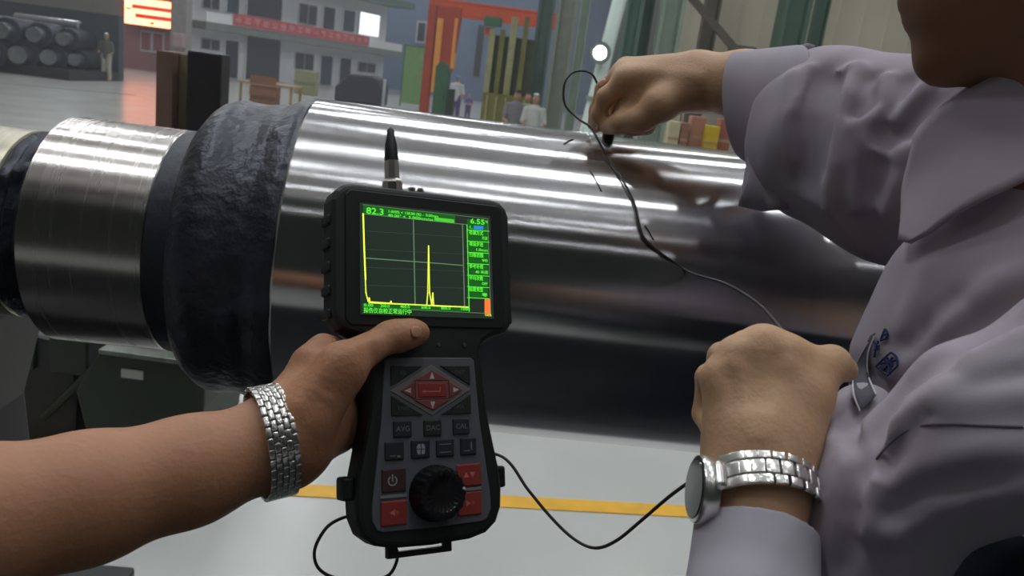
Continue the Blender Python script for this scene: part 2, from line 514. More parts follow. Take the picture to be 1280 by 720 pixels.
MB().box((-hw * 0.8, -0.02, zt), (hw * 0.97, 0.44, zt + 0.018)).build('top_plate', mat('worn_steel', (120, 126, 116), rough=0.4, metal=0.7, var=0.3, vscale=20), st, bevel=0.004)
MB().box((-hw * 1.1, -0.05, 0), (hw * 0.9, 0.48, 0.06)).build('foot', M_darkgreen, st, bevel=0.006)
lp = at(165, 468, 2.595)
MB().box((lp[0] - st.location.x - 0.038, -0.006, lp[2] - 0.016), (lp[0] - st.location.x + 0.038, 0, lp[2] + 0.016)).build('label_plate', mat('label_white', (190, 192, 182), rough=0.6), st)
MB().tube([(-hw * 0.98, 0.1, zt - 0.06), (-hw * 2.3, 0.16, zt - 0.36)], 0.016, 8).build('lever', M_darkgreen, st, smooth=True)

# unseen dark platform added so the roll reflects dark below
pl = thing('dark_reflect_platform', 'unseen low dark platform added to darken the roll reflection', 'platform', (0, 0, 0))
M_added_dark = mat('added_dark_platform', (38, 40, 42), rough=0.45, metal=0.3, var=0.2, vscale=8)
for i in range(5):
    MB().box((-0.86 + i * 0.85, -2.4, 0.0), (-0.86 + i * 0.85 + 0.845, 1.55, 0.10)).build('added_dark_panel', M_added_dark, pl, bevel=0.004)

for i in range(3):
    MB().box((-0.865 - (i + 1) * 0.85, -2.4, 0.0), (-0.865 - i * 0.85 - 0.005, 0.22, 0.10)).build('added_dark_panel', M_added_dark, pl, bevel=0.004)

# brown steel post behind the journal
pt = at(238, 68, 3.2)
post = thing('steel_post', 'brown channel steel post standing behind the silver journal', 'post', (pt[0], 3.2, 0))
M_brown = mat('rust_brown_paint', (124, 98, 88), rough=0.6, var=0.15, vscale=8)
M_brown2 = mat('bare_channel_side', (144, 130, 110), rough=0.55, var=0.15, vscale=10)
M_black = mat('black_painted_steel', (54, 50, 54), rough=0.45, var=0.2, vscale=8)
zt2 = pt[2]
MB().box((-0.134, 0.0, 0.01), (-0.067, 0.18, zt2)).build('flange', M_brown, post, bevel=0.003)
MB().box((-0.067, 0.055, 0.01), (0.006, 0.18, zt2 - 0.004)).build('web', M_brown2, post, bevel=0.002)
MB().box((0.006, -0.045, 0.01), (0.140, 0.05, zt2 + 0.016)).build('side_box', M_black, post, bevel=0.006)
MB().box((-0.17, -0.08, 0), (0.17, 0.24, 0.012)).build('foot_plate', M_black, post)

# ================================================================ far office building
FA, FB = at(265, 60, 39.0), at(440, 80, 48.0)
fu = np.array([FB[0] - FA[0], FB[1] - FA[1], 0]); fu = nrm(fu); fn = np.array([fu[1], -fu[0], 0])     # fn towards the camera
FMx = frame(np.array([FA[0], FA[1], 0]), fu, -fn, (0, 0, 1))                                      # local: x along, y into, z up
def fac(x, y):
    d = ray(x, y)
    t = ((FA - CAM) @ fn) / (d @ fn)
    p = CAM + d * t - np.array([FA[0], FA[1], 0])
    return float(p @ fu), float(p[2])
bld = thing('office_building', 'two storey pale office block with balcony and red banner', 'building', M=FMx)
M_bwall = mat('pale_render', (232, 234, 238), rough=0.85, var=0.05, vscale=0.6)
M_bslab = mat('balcony_slab', (120, 128, 124), rough=0.85)
M_bdark = mat('dark_room', (60, 62, 74), rough=0.8)
M_bblue = mat('blue_door', (54, 76, 104), rough=0.55)
M_bnavy = mat('navy_door', (40, 46, 68), rough=0.55)
M_bglass = mat('office_glass', (62, 64, 74), rough=0.2)
u0, _ = fac(232, 50); u1, _ = fac(481, 60)
zs = fac(440, 56)[1]; zr = fac(440, -2)[1]
MB().box((u0, 0, 0), (u1, 2.2, zr)).build('wall', M_bwall, bld)
MB().box((u0, -1.3, zs - 0.35), (u1 + 0.1, 0, zs)).build('balcony_slab', M_bslab, bld)
MB().box((u0, -1.3, zs), (u1, -1.22, zs + 0.42)).build('parapet', M_bwall, bld)
MB().box((u0 - 0.3, -1.6, zr), (u1 + 0.5, 2.4, zr + 0.35)).build('roof', mat('roof_edge_green', (84, 110, 100), rough=0.7), bld)
def opening(x0, y0, x1, y1, m, name, frame_m=None, split=0):
    ua, zb = fac(x0, y1); ub, zt_ = fac(x1, y0)
    zc = fac(0.5 * (x0 + x1), 0.5 * (y0 + y1))[1]; hh = 0.5 * (fac(0.5 * (x0 + x1), y0)[1] - fac(0.5 * (x0 + x1), y1)[1])
    zb, zt_ = max(0.02, zc - hh), zc + hh
    o = MB().box((ua, -0.06, zb), (ub, 0.02, zt_)).build(name, m if not split else M_wframe, bld)
    if split:
        w = (ub - ua) / split
        for k in range(split):
            MB().box((ua + k * w + 0.05, -0.09, zb + 0.05), (ua + (k + 1) * w - 0.05, -0.05, zt_ - 0.05)).build('pane', m, o)
    else:
        fr = MB()
        t = 0.07
        fr.box((ua - t, -0.10, zb), (ua, 0, zt_ + t)).box((ub, -0.10, zb), (ub + t, 0, zt_ + t)).box((ua, -0.10, zt_), (ub, 0, zt_ + t))
        fr.build('surround', M_bwall, o)
    return o
opening(252, -8, 274, 12, M_bglass, 'window', split=2)
opening(282, -12, 298, 16, M_bblue, 'door')
opening(307, -10, 352, 22, M_bdark, 'recess')
opening(372, 5, 396, 31, M_bglass, 'window', split=2)
opening(402, 9, 418, 36, M_bnavy, 'door')
opening(427, 13, 443, 39, M_bblue, 'door')
ow = opening(447, 17, 474, 44, mat('lit_window_glow', (240, 246, 255), emit=(236, 244, 255), estr=1.6), 'lit_window')
opening(250, 48, 274, 63, M_bglass, 'window', split=2)
opening(279, 51, 297, 97, M_bnavy, 'door')
opening(305, 46, 350, 101, M_bdark, 'gateway')
opening(367, 66, 392, 88, M_bglass, 'window', split=2)
opening(398, 70, 415, 106, M_bblue, 'door')
opening(422, 73, 438, 107, M_bnavy, 'door')
opening(446, 78, 469, 91, M_bglass, 'window', split=2)
# red banner hung on the balcony rail
ban = thing('red_banner', 'long red cloth banner with pale lettering hung along the balcony', 'banner', M=FMx)
ba, zb0 = fac(266, 26); bb, zb1 = fac(438, 51)
zt0 = fac(350, 28)[1]; zbm = fac(350, 41)[1]
MB().box((ba, -1.36, zbm), (bb, -1.33, zt0)).build('cloth', mat('banner_red', (196, 74, 84), rough=0.8, var=0.12, vscale=3), ban)
rb = random.Random(3)
nglyph = 17
M_lett = mat('banner_lettering', (226, 158, 160), rough=0.8)
for i in range(nglyph):
    w = (bb - ba) / nglyph; x0 = ba + i * w + 0.15 * w; hh = zt0 - zbm
    g = MB()
    for _ in range(4):
        yy = rb.uniform(0.25, 0.75); g.box((x0, -1.375, zbm + hh * yy - 0.03), (x0 + w * 0.62, -1.36, zbm + hh * yy + 0.03))
    xx = rb.uniform(0.15, 0.45)
    g.box((x0 + w * xx, -1.375, zbm + hh * 0.2), (x0 + w * xx + 0.06, -1.36, zbm + hh * 0.8))
    g.build('letter', M_lett, ban)

# LED display board on the red tinted wall
s0, s1 = at(156, 35, 35.3), at(223, 41, 35.3); s2 = at(223, 8, 35.3)
cx, cz = 0.5 * (s0[0] + s1[0]), 0.5 * (s1[2] + s2[2]) + 0.12
SW, SH = s1[0] - s0[0], s2[2] - s1[2]
led = thing('led_sign', 'glowing red and yellow LED display board on the red tinted wall', 'sign', (cx, 35.3, cz))
MB().box((-SW / 2 - 0.08, 0.0, -SH / 2 - 0.08), (SW / 2 + 0.08, 0.55, SH / 2 + 0.08)).build('cabinet', mat('sign_cabinet', (110, 40, 40), rough=0.6), led, bevel=0.03)
MB().box((-SW / 2, -0.03, -SH / 2), (SW / 2, 0.0, SH / 2)).build('lit_panel', mat('led_yellow', (255, 240, 190), emit=(255, 138, 96), estr=6.0), led)
M_ledred = mat('led_red', (220, 40, 40), emit=(235, 40, 44), estr=0.75)
MB().box((-SW * 0.36, -0.05, SH * 0.10), (SW * 0.45, -0.03, SH * 0.25)).build('text_bar', M_ledred, led)
MB().box((-SW * 0.30, -0.05, -SH * 0.24), (SW * 0.45, -0.03, -SH * 0.08)).build('text_bar', M_ledred, led)
MB().box((-SW * 0.47, -0.05, SH * 0.04), (-SW * 0.38, -0.03, SH * 0.10)).build('text_bar', M_ledred, led)
MB().box((-SW * 0.02, -0.04, -SH * 0.43), (SW * 0.05, -0.03, -SH * 0.34)).build('text_bar', M_ledred, led)
MB().box((-SW * 0.42, -0.03, SH * 0.60), (SW * 0.22, 0.4, SH * 0.85)).build('upper_panel', mat('led_orange', (255, 190, 130), emit=(255, 150, 90), estr=1.2), led)

# pale square column at the edge of the red tinted wall
e0 = at(226, 60, 34.5)
pc = thing('hall_column', 'pale grey hall column between the LED board and the office block', 'column', (e0[0], 34.5, 0))
MB().box((-0.32, -0.3, 0.3), (0.32, 0.3, 9)).build('shaft', mat('column_grey', (150, 146, 144), rough=0.8), pc)
MB().box((-0.45, -0.45, 0), (0.45, 0.45, 0.3)).build('plinth', mat('column_plinth', (110, 108, 106), rough=0.8), pc)
e1 = at(221, 50, 33.8)
hb = thing('meter_box', 'small pale rounded box mounted on the grey hall column', 'box', (e1[0], 33.88, e1[2]))
MB().box((-0.22, 0, -0.28), (0.22, 0.3, 0.28)).build('housing', mat('meter_grey', (178, 150, 156), rough=0.5), hb, bevel=0.06, bseg=3)

# dark finished rolls stored on racks, far left
M_droll = mat('stored_roll_dark', (60, 66, 74), rough=0.45, metal=0.4, var=0.15, vscale=2)
M_sroll = mat('stored_roll_bright', (190, 194, 196), rough=0.3, metal=1.0, var=0.1)
specs = [(4, 66, 23.6, 0.42, 'nearest dark roll at the left edge of the far roll store'), (44, 69, 24.2, 0.42, 'dark roll second from the left in the far roll store'),
         (80, 72, 24.8, 0.38, 'dark roll third from the left in the far roll store'), (110, 75, 25.4, 0.30, 'small dark roll closest to the standing worker'),
         (24, 40, 23.9, 0.38, 'upper dark roll with bright journal over the left store'), (63, 45, 24.5, 0.36, 'upper dark roll in the middle of the far roll store'),
         (97, 50, 25.1, 0.32, 'upper dark roll above the worker side of the store')]
for (x, y, Y, r, lab) in specs:
    c = at(x, y, Y)
    up = y < 60
    t = thing('stored_roll', lab, 'roll', (c[0], c[1], c[2]), 'dark rolls kept in the far store')
    Mz = Matrix.Rotation(math.radians(-78), 4, 'Z')
    MB().lathe([(r * 0.96, -0.8), (r, -0.76), (r, 0.8), (r * 0.96, 0.84)], 28, M=Mz, axis='X').build('barrel', M_droll, t, smooth=True)
    MB().lathe([(r * 0.55, -1.3), (r * 0.58, -1.28), (r * 0.58, -0.8)], 24, M=Mz, axis='X').build('journal', M_sroll if up else M_droll, t, smooth=True)
    MB().lathe([(r * 0.58, 0.84), (r * 0.58, 1.3)], 24, M=Mz, axis='X').build('journal', M_sroll, t, smooth=True)
ra = at(-40, 80, 25); rz = at(140, 90, 25)
rk = thing('storage_rack', 'dark steel rack under the stored rolls at far left', 'rack', (0, 0, 0))
MB().box((ra[0], 23.2, 0), (rz[0] - 0.3, 26.0, 0.28)).build('base_beam', M_darkgrey, rk)
MB().box((ra[0], 26.0, 0), (rz[0] - 0.3, 26.3, 2.0)).build('back_frame', mat('rack_back', (70, 78, 84), rough=0.7), rk)
for (x, m_, z0, z1) in ((15, 'a', 2.05, 2.3), (60, 'b', 2.1, 2.35)):
    c = at(x, 28, 25.2)
    t = tag(MB().lathe([(0.13, -1.0), (0.16, -0.98), (0.16, 0.98), (0.13, 1.0)], 24, M=Matrix.Translation((c[0], c[1], c[2])), axis='X').build('bright_bar', M_sroll, smooth=True),
            'bright steel bar lying on top of the stored rolls, ' + ('left one' if m_ == 'a' else 'right one'), 'bar', 'bright bars on the roll store')
b_ = at(118, 22, 27); bc = at(88, 22, 27); bd = at(150, 26, 27)
bm_o = thing('wall_beam', 'brown steel beam running above the stored rolls', 'beam', (0, 27, 0))
MB().box((bc[0], -0.15, b_[2] - 0.16), (bd[0], 0.15, b_[2] - 0.10)).box((bc[0], -0.15, b_[2] + 0.10), (bd[0], 0.15, b_[2] + 0.16)).box((bc[0], -0.03, b_[2] - 0.10), (bd[0], 0.03, b_[2] + 0.10)).build('girder', M_brown2, bm_o)
MB().box((bc[0] + 0.1, 0.03, 0), (bc[0] + 0.3, 0.15, b_[2] - 0.1)).build('leg', M_brown2, bm_o)
MB().box((bd[0] - 0.3, 0.03, 0), (bd[0] - 0.1, 0.15, b_[2] - 0.1)).build('leg', M_brown2, bm_o)

# floor groove / rail in the left bay
rl0, rl1 = on_floor(0, 104), on_floor(170, 119)
dvv = nrm(rl1 - rl0)
struct('trim_2', MB().box((-6, -0.05, 0), (np.linalg.norm(rl1 - rl0), 0.05, 0.006), frame(rl0, dvv, (-dvv[1], dvv[0], 0), (0, 0, 1))), mat('floor_rail_dark', (96, 98, 98), rough=0.5))

# ================================================================ middle distance
def post_thing(name, label, cat, x0, x1, ymid, Y, m, zt=9.0, depth=None, group=None):
    a, b = at(x0, ymid, Y), at(x1, ymid, Y)
    w = b[0] - a[0]
    t = thing(name, label, cat, (0.5 * (a[0] + b[0]), Y, 0), group)
    dp = depth or w
    MB().box((-w / 2, -dp / 2, 0.03), (-w / 2 + w * 0.16, dp / 2, zt)).build('flange', m, t)
    MB().box((w / 2 - w * 0.16, -dp / 2, 0.03), (w / 2, dp / 2, zt)).build('flange', m, t)
    MB().box((-w / 2 + w * 0.16, -dp * 0.12, 0.03), (w / 2 - w * 0.16, dp * 0.12, zt)).build('web', m, t)
    MB().box((-w * 0.8, -dp * 0.8, 0), (w * 0.8, dp * 0.8, 0.03)).build('base_plate', m, t)
    return t
G1 = mat('column_green_dark', (82, 108, 98), rough=0.55, var=0.1)
G2 = mat('column_green_pale', (134, 150, 134), rough=0.55, var=0.1)
G3 = mat('column_grey_green', (140, 148, 134), rough=0.55, var=0.1)
G4 = mat('column_brown_grey', (96, 90, 76), rough=0.6, var=0.1)
G5 = mat('column_deep_green', (76, 100, 86), rough=0.55, var=0.1)
post_thing('steel_column', 'dark green H column right of the floodlight', 'column', 780, 799, 30, 12.5, G1)
post_thing('steel_column', 'slim dark green column beside the pale green column', 'column', 801, 814, 30, 12.9, G1)
post_thing('steel_column', 'wide pale green column above the reaching wrist', 'column', 822, 851, 30, 12.2, G2)
post_thing('steel_column', 'brown grey column crossed by the diagonal brace', 'column', 877, 896, 30, 13.2, G4)
post_thing('steel_column', 'deep green column above the open cuff', 'column', 972, 1006, 30, 12.4, G5)
post_thing('steel_column', 'narrow green column left of the chin', 'column', 1015, 1031, 30, 13.0, G5)
post_thing('steel_column', 'tall grey green column left of the cable loop', 'column', 688, 712, 80, 17.0, G3)
post_thing('steel_column', 'dark column just left of the tall grey green column', 'column', 664, 684, 80, 20.0, G1)
post_thing('steel_column', 'thin column right of the cable loop base', 'column', 716, 728, 80, 16.0, G2)
p0, p1 = at(862, -6, 12.75), at(926, 70, 12.75)
br = thing('diagonal_brace', 'dark diagonal steel brace crossing the brown grey column', 'brace', (p0[0], p0[1], p0[2]))
dd = p1 - p0; ln = np.linalg.norm(dd) * 1.6; dd = nrm(dd)
MB().box((-1.0, -0.04, -0.055), (ln, 0.04, 0.055), frame((0, 0, 0), dd, (0, 1, 0), nrm(np.cross(dd, (0, 1, 0))))).build('bar', G4, br)
c = at(926, 70, 13.3)
MB().box((p1[0] - p0[0] - 0.2, -0.05, p1[2] - p0[2] - 0.15), (p1[0] - p0[0] + 0.2, 0.05, p1[2] - p0[2] + 0.15)).build('gusset', G4, br)

# floodlight and the glossy pale pipe standing in for lens glare
pp0, pp1 = at(778, -14, 11.6), at(732, 168, 11.6)
streak = thing('glare_streak', 'leaning glossy pale pipe added for the lens glare at the floodlight', 'streak', (pp1[0], pp1[1], 0))
dz = nrm(pp1 - pp0)
foot = pp1 + dz * (pp1[2] / -dz[2])
top = pp0 - dz * 3
o3 = np.array([pp1[0], pp1[1], 0])
MB().tube([foot - o3, top - o3], 0.10, 18).build('tube', mat('glare_pale_green', (232, 246, 238), rough=0.25, var=0.05, coat=0.5), streak, smooth=True)
for tt in (0.25, 0.5, 0.75):
    cc = foot + (top - foot) * tt - o3
    MB().tube([cc - dz * 0.03, cc + dz * 0.03], 0.125, 18).build('streak_band', G2, streak, smooth=True)
fl = at(750, 66, 11.3)
fld = thing('floodlight', 'glaring white floodlight in front of the added pale pipe', 'lamp', (fl[0], fl[1], fl[2]))
MB().lathe([(0.02, 0.22), (0.09, 0.20), (0.15, 0.03), (0.15, 0.0)], 24, axis='Y').build('housing', M_lamp_house, fld, smooth=True)
MB().lathe([(0.085, -0.012), (0.085, 0.0)], 24, axis='Y').build('lens', mat('floodlight_glow', (255, 255, 255), emit=(235, 255, 246), estr=40), fld)
MB().box((-0.02, 0.18, -0.02), (0.02, 0.34, 0.02)).build('bracket', M_lamp_house, fld)

# orange jib crane
OC = at(548, 60, 24.0)
jib = thing('jib_crane', 'orange jib crane with a long arm and hanging green hoist', 'crane', (OC[0], 24.0, 0))
M_or = mat('crane_orange', (216, 82, 40), rough=0.5, var=0.08)
M_or2 = mat('crane_orange_dark', (176, 64, 44), rough=0.55, var=0.1)
M_ory = mat('crane_edge_lit', (244, 160, 70), rough=0.5)  # yellow light along the crane edges put into the colour
def X_(px, py, Y=24.0): return at(px, py, Y)[0] - OC[0]
def Z_(px, py, Y=24.0): return at(px, py, Y)[2]
zt = Z_(556, 8)
MB().box((X_(529, 95), -0.25, 0.05), (X_(529, 95) + 0.24, 0.25, zt)).build('mast', M_or2, jib, bevel=0.02)
MB().box((X_(545, 60), -0.30, 1.0), (X_(545, 60) + 0.17, 0.28, zt - 0.35)).build('lit_edge', M_ory, jib)
MB().prism([(X_(549, 60), Z_(549, 75)), (X_(565, 90), Z_(565, 92)), (X_(576, 30), zt - 0.3), (X_(576, 30), zt), (X_(537, 12), zt), (X_(537, 12), zt - 0.4), (X_(549, 40), zt - 0.5)], -0.18, 0.18).build('gusset_plate', M_or2, jib, bevel=0.02)
MB().box((X_(566, 60), -0.24, Z_(566, 86)), (X_(566, 60) + 0.09, 0.24, zt - 0.3)).build('lit_edge', M_ory, jib)
zb_, zt_ = Z_(690, 37), Z_(690, 19)
MB().box((X_(537, 12), -0.14, zt_ - 0.02), (X_(694, 28), 0.14, zt_ + 0.05)).box((X_(560, 12), -0.14, zb_), (X_(694, 28), 0.14, zb_ + 0.06)).box((X_(537, 12), -0.12, zb_ + 0.06), (X_(694, 28), 0.12, zt_ - 0.02)).build('arm', M_or, jib, bevel=0.01)
MB().box((-0.5, -0.5, 0), (0.4, 0.5, 0.05)).build('base_plate', M_or2, jib)
h0 = X_(606, 25); h1 = X_(627, 32)
ho = MB().box((h0, -0.26, Z_(616, 33)), (h1, 0.26, Z_(616, 22))).build('hoist', mat('hoist_green', (52, 110, 78), rough=0.5), jib, bevel=0.03)
MB().tube([((h0 + h1) / 2 - 0.12, 0, Z_(610, 34)), ((h0 + h1) / 2 - 0.12, 0, Z_(610, 45))], 0.10, 12).build('hook_block', mat('hook_red', (200, 92, 70), rough=0.5), ho)
MB().tube([((h0 + h1) / 2 + 0.02, 0, Z_(616, 34)), ((h0 + h1) / 2 + 0.02, 0, Z_(616, 100))], 0.025, 6).build('chain', mat('chain_yellow', (180, 160, 90), rough=0.5), ho)

# green cabinet, lime partition, machine cells
gc0, gc1 = at(540, 134, 20), at(557, 134, 20); gct = at(548, 77, 20)
cb = thing('green_cabinet', 'narrow dark green control cabinet in front of the orange crane', 'cabinet', (0.5 * (gc0[0] + gc1[0]), 20, 0))
w = (gc1[0] - gc0[0]) / 2
M_cab = mat('cabinet_green', (62, 104, 76), rough=0.5)
MB().prism([(-w, 0.06), (w, 0.06), (w, gct[2] - 0.18), (w * 0.4, gct[2]), (-w * 0.5, gct[2]), (-w, gct[2] - 0.12)], -0.02, 0.4).build('body', M_cab, cb)
dr = MB().box((-w * 0.85, -0.04, 0.15), (w * 0.85, -0.02, gct[2] - 0.25)).build('door', M_cab, cb, bevel=0.01)
MB().box((w * 0.55, -0.06, 0.9), (w * 0.68, -0.04, 1.05)).build('handle', M_black, dr)
MB().box((-w, -0.05, 0), (w, 0.42, 0.06)).build('plinth', M_black, cb)
MB().box((w, -0.02, 0.06), (w + 0.16, 0.35, gct[2] - 0.6)).build('side_box', M_darkgreen, cb)
lg0, lg1 = at(502, 100, 34), at(532, 100, 34); lgt = at(518, 57, 34)
lm = thing('lime_screen', 'light green welding screen left of the orange crane', 'screen', (0.5 * (lg0[0] + lg1[0]), 34, 0))
w = (lg1[0] - lg0[0]) / 2
MB().box((-w + 0.05, -0.02, 0.15), (w - 0.05, 0.02, lgt[2] - 0.05)).build('sheet', mat('screen_lime', (116, 158, 92), rough=0.6), lm)
MB().box((-w, -0.03, 0), (-w + 0.05, 0.03, lgt[2])).box((w - 0.05, -0.03, 0), (w, 0.03, lgt[2])).box((-w, -0.03, lgt[2] - 0.05), (w, 0.03, lgt[2])).build('frame', M_cab, lm)

# yellow green machine guard between the crane and the columns
M_yg = mat('guard_olive', (128, 124, 58), rough=0.6, var=0.2, vscale=3)
M_yg2 = mat('guard_cream', (168, 164, 120), rough=0.6, var=0.15)
gx = [(607, 614), (620, 626), (632, 640), (648, 654)]
mg = thing('machine_guard', 'tall olive yellow machine guard with upright posts beyond the roll', 'machine', (0, 0, 0))
for i, (xa, xb) in enumerate(gx):
    a = at(xa, 90, 19); b = at(xb, 90, 19); tz = at(xa, 36 if i < 2 else 20, 19)[2]
    MB().box((a[0], 18.9, 0), (b[0], 19.1, tz)).build('post', M_yg2 if i % 2 == 0 else M_yg, mg)
a = at(604, 118, 18.8); b = at(662, 118, 18.8)
MB().box((a[0], 18.7, 0.05), (b[0], 19.0, a[2] + 0.05)).build('lower_panel', M_yg, mg)
for i in range(5):
    xx = a[0] + (b[0] - a[0]) * (i + 0.5) / 5
    MB().box((xx - 0.02, 18.66, 0.1), (xx + 0.02, 18.7, a[2])).build('rib', M_yg2, mg)
MB().box((a[0], 19.1, a[2]), (b[0], 19.2, at(630, 45, 19)[2])).build('mesh_panel', mat('guard_dark_mesh', (74, 82, 62), rough=0.8), mg)

# dark machine under a cover, work table with crates
k0, k1 = at(424, 122, 30), at(480, 122, 30); kt = at(452, 93, 30)
car = thing('covered_machine', 'black covered machine in front of the office block doors', 'machine', (0.5 * (k0[0] + k1[0]), 30, 0))
w = (k1[0] - k0[0]) / 2; zt = kt[2]
M_cov = mat('black_cover', (40, 40, 54), rough=0.6, var=0.2)
MB().prism([(-w, 0.1), (w, 0.1), (w, zt * 0.62), (w * 0.86, zt * 0.92), (w * 0.5, zt), (-w * 0.45, zt * 0.98), (-w * 0.75, zt * 0.72), (-w, zt * 0.55)], -0.8, 0.8).build('cover', M_cov, car, bevel=0.08, bseg=3)
MB().box((-w * 0.9, -0.7, 0), (w * 0.9, 0.7, 0.1)).build('skid', M_black, car)
MB().box((w * 1.02, -0.5, 0), (w * 1.12, -0.35, zt * 0.95)).build('side_rail', M_wframe, car)
t0_, t1_ = at(318, 124, 22), at(372, 124, 22)
tb = thing('work_table', 'low wooden work table standing before the dark gateway', 'table', (0.5 * (t0_[0] + t1_[0]), 22, 0))
w = (t1_[0] - t0_[0]) / 2; ztt = at(345, 105, 22)[2]
M_wood = mat('bench_wood', (168, 142, 108), rough=0.7, var=0.15)
MB().box((-w * 1.5, -0.5, ztt - 0.06), (w, 0.5, ztt)).build('top', M_wood, tb)
for sx in (-w * 1.4, w * 0.9):
    for sy in (-0.42, 0.42):
        MB().box((sx - 0.03, sy - 0.03, 0), (sx + 0.03, sy + 0.03, ztt - 0.06)).build('leg', M_wood, tb)
x_ = at(335, 112, 21.4)
cr = thing('wooden_crate', 'small brown crate beside the low work table', 'crate', (x_[0], 21.2, 0))
MB().box((-0.33, -0.2, 0.02), (0.33, 0.2, x_[2] + 0.1)).build('box', mat('crate_brown', (128, 86, 60), rough=0.7), cr)
for i in range(3):
    MB().box((-0.34, -0.225, 0.1 + i * 0.3), (0.34, -0.2, 0.3 + i * 0.3)).build('slat', mat('crate_slat', (140, 96, 66), rough=0.7), cr)
y0_, y1_ = at(367, 110, 33), at(394, 110, 33)
pn = thing('olive_crate', 'tall olive packing case leaning by the lower office window', 'crate', (0.5 * (y0_[0] + y1_[0]), 33, 0))
w = (y1_[0] - y0_[0]) / 2; zz = at(380, 88, 33)[2]
MB().box((-w, 0, 0), (w, 0.5, zz)).build('case', mat('olive_case', (150, 150, 112), rough=0.7), pn, bevel=0.02)
MB().box((-w, -0.04, zz * 0.45), (w, 0.0, zz * 0.55)).build('batten', mat('olive_case_batten', (130, 130, 96), rough=0.7), pn)

# cartons on a shelf between roll and reaching hand
sh = thing('storage_shelf', 'grey shelf unit behind the roll under the reaching wrist', 'shelf', (0, 0, 0))
sa, sb = at(832, 165, 8), at(960, 175, 8)
zs_ = min(sa[2], sb[2]) - 0.20
MB().box((sa[0], 7.8, zs_ - 0.03), (sb[0], 8.3, zs_)).build('board', G3, sh)
MB().box((sa[0], 7.8, zs_ - 0.6), (sb[0], 8.3, zs_ - 0.57)).build('board', G3, sh)
for x in (sa[0], sb[0] - 0.04):
    for y in (7.8, 8.26):
        MB().box((x, y, 0), (x + 0.04, y + 0.04, zs_ - 0.03)).build('upright', G3, sh)
def carton(x0, x1, yt, col, lab, Y=7.95):
    a, b = at(x0, yt, Y), at(x1, yt, Y)
    w = (b[0] - a[0]) / 2; h = 0.5 * (a[2] + b[2]) - zs_
    t = thing('carton', lab, 'box', (0.5 * (a[0] + b[0]), Y, zs_), 'cartons on the shelf behind the roll')
    MB().box((-w, 0, 0), (w, 0.2, h)).build('box', mat('carton_%d_%d_%d' % col, col, rough=0.7), t, bevel=0.004)
    MB().box((-w, -0.002, h * 0.44), (w, 0.0, h * 0.52)).build('tape', mat('carton_tape', (170, 140, 110), rough=0.5), t)
carton(838, 852, 152, (196, 186, 150), 'cream carton, leftmost on the shelf behind the roll')
carton(853, 863, 154, (150, 104, 88), 'brown pink carton next to the cream one')
carton(866, 884, 146, (176, 124, 104), 'tall pinkish carton behind the yellow one', 8.06)
carton(884, 901, 158, (206, 176, 44), 'bright yellow carton on the shelf behind the roll')
carton(902, 918, 150, (160, 96, 80), 'reddish carton at the right end beside the cuff', 8.02)
c = at(852, 137, 8.05)
lb = thing('small_lamp', 'tiny bright work lamp above the cream carton', 'lamp', (c[0], c[1], c[2]))
MB().lathe([(0.01, 0.05), (0.03, 0.04), (0.04, 0.0)], 16, M=Matrix.Rotation(math.radians(60), 4, 'X')).build('shade', M_lamp_house, lb, smooth=True)
MB().tube([(0, 0, 0.02), (0.02, 0.08, -0.1), (0.02, 0.08, zs_ - c[2])], 0.008, 6).build('stem', M_lamp_house, lb)
MB().lathe([(0.03, -0.006), (0.03, 0.0)], 14, M=Matrix.Rotation(math.radians(60), 4, 'X')).build('bulb', mat('bulb_glow', (255, 250, 235), emit=(255, 250, 235), estr=4), lb)
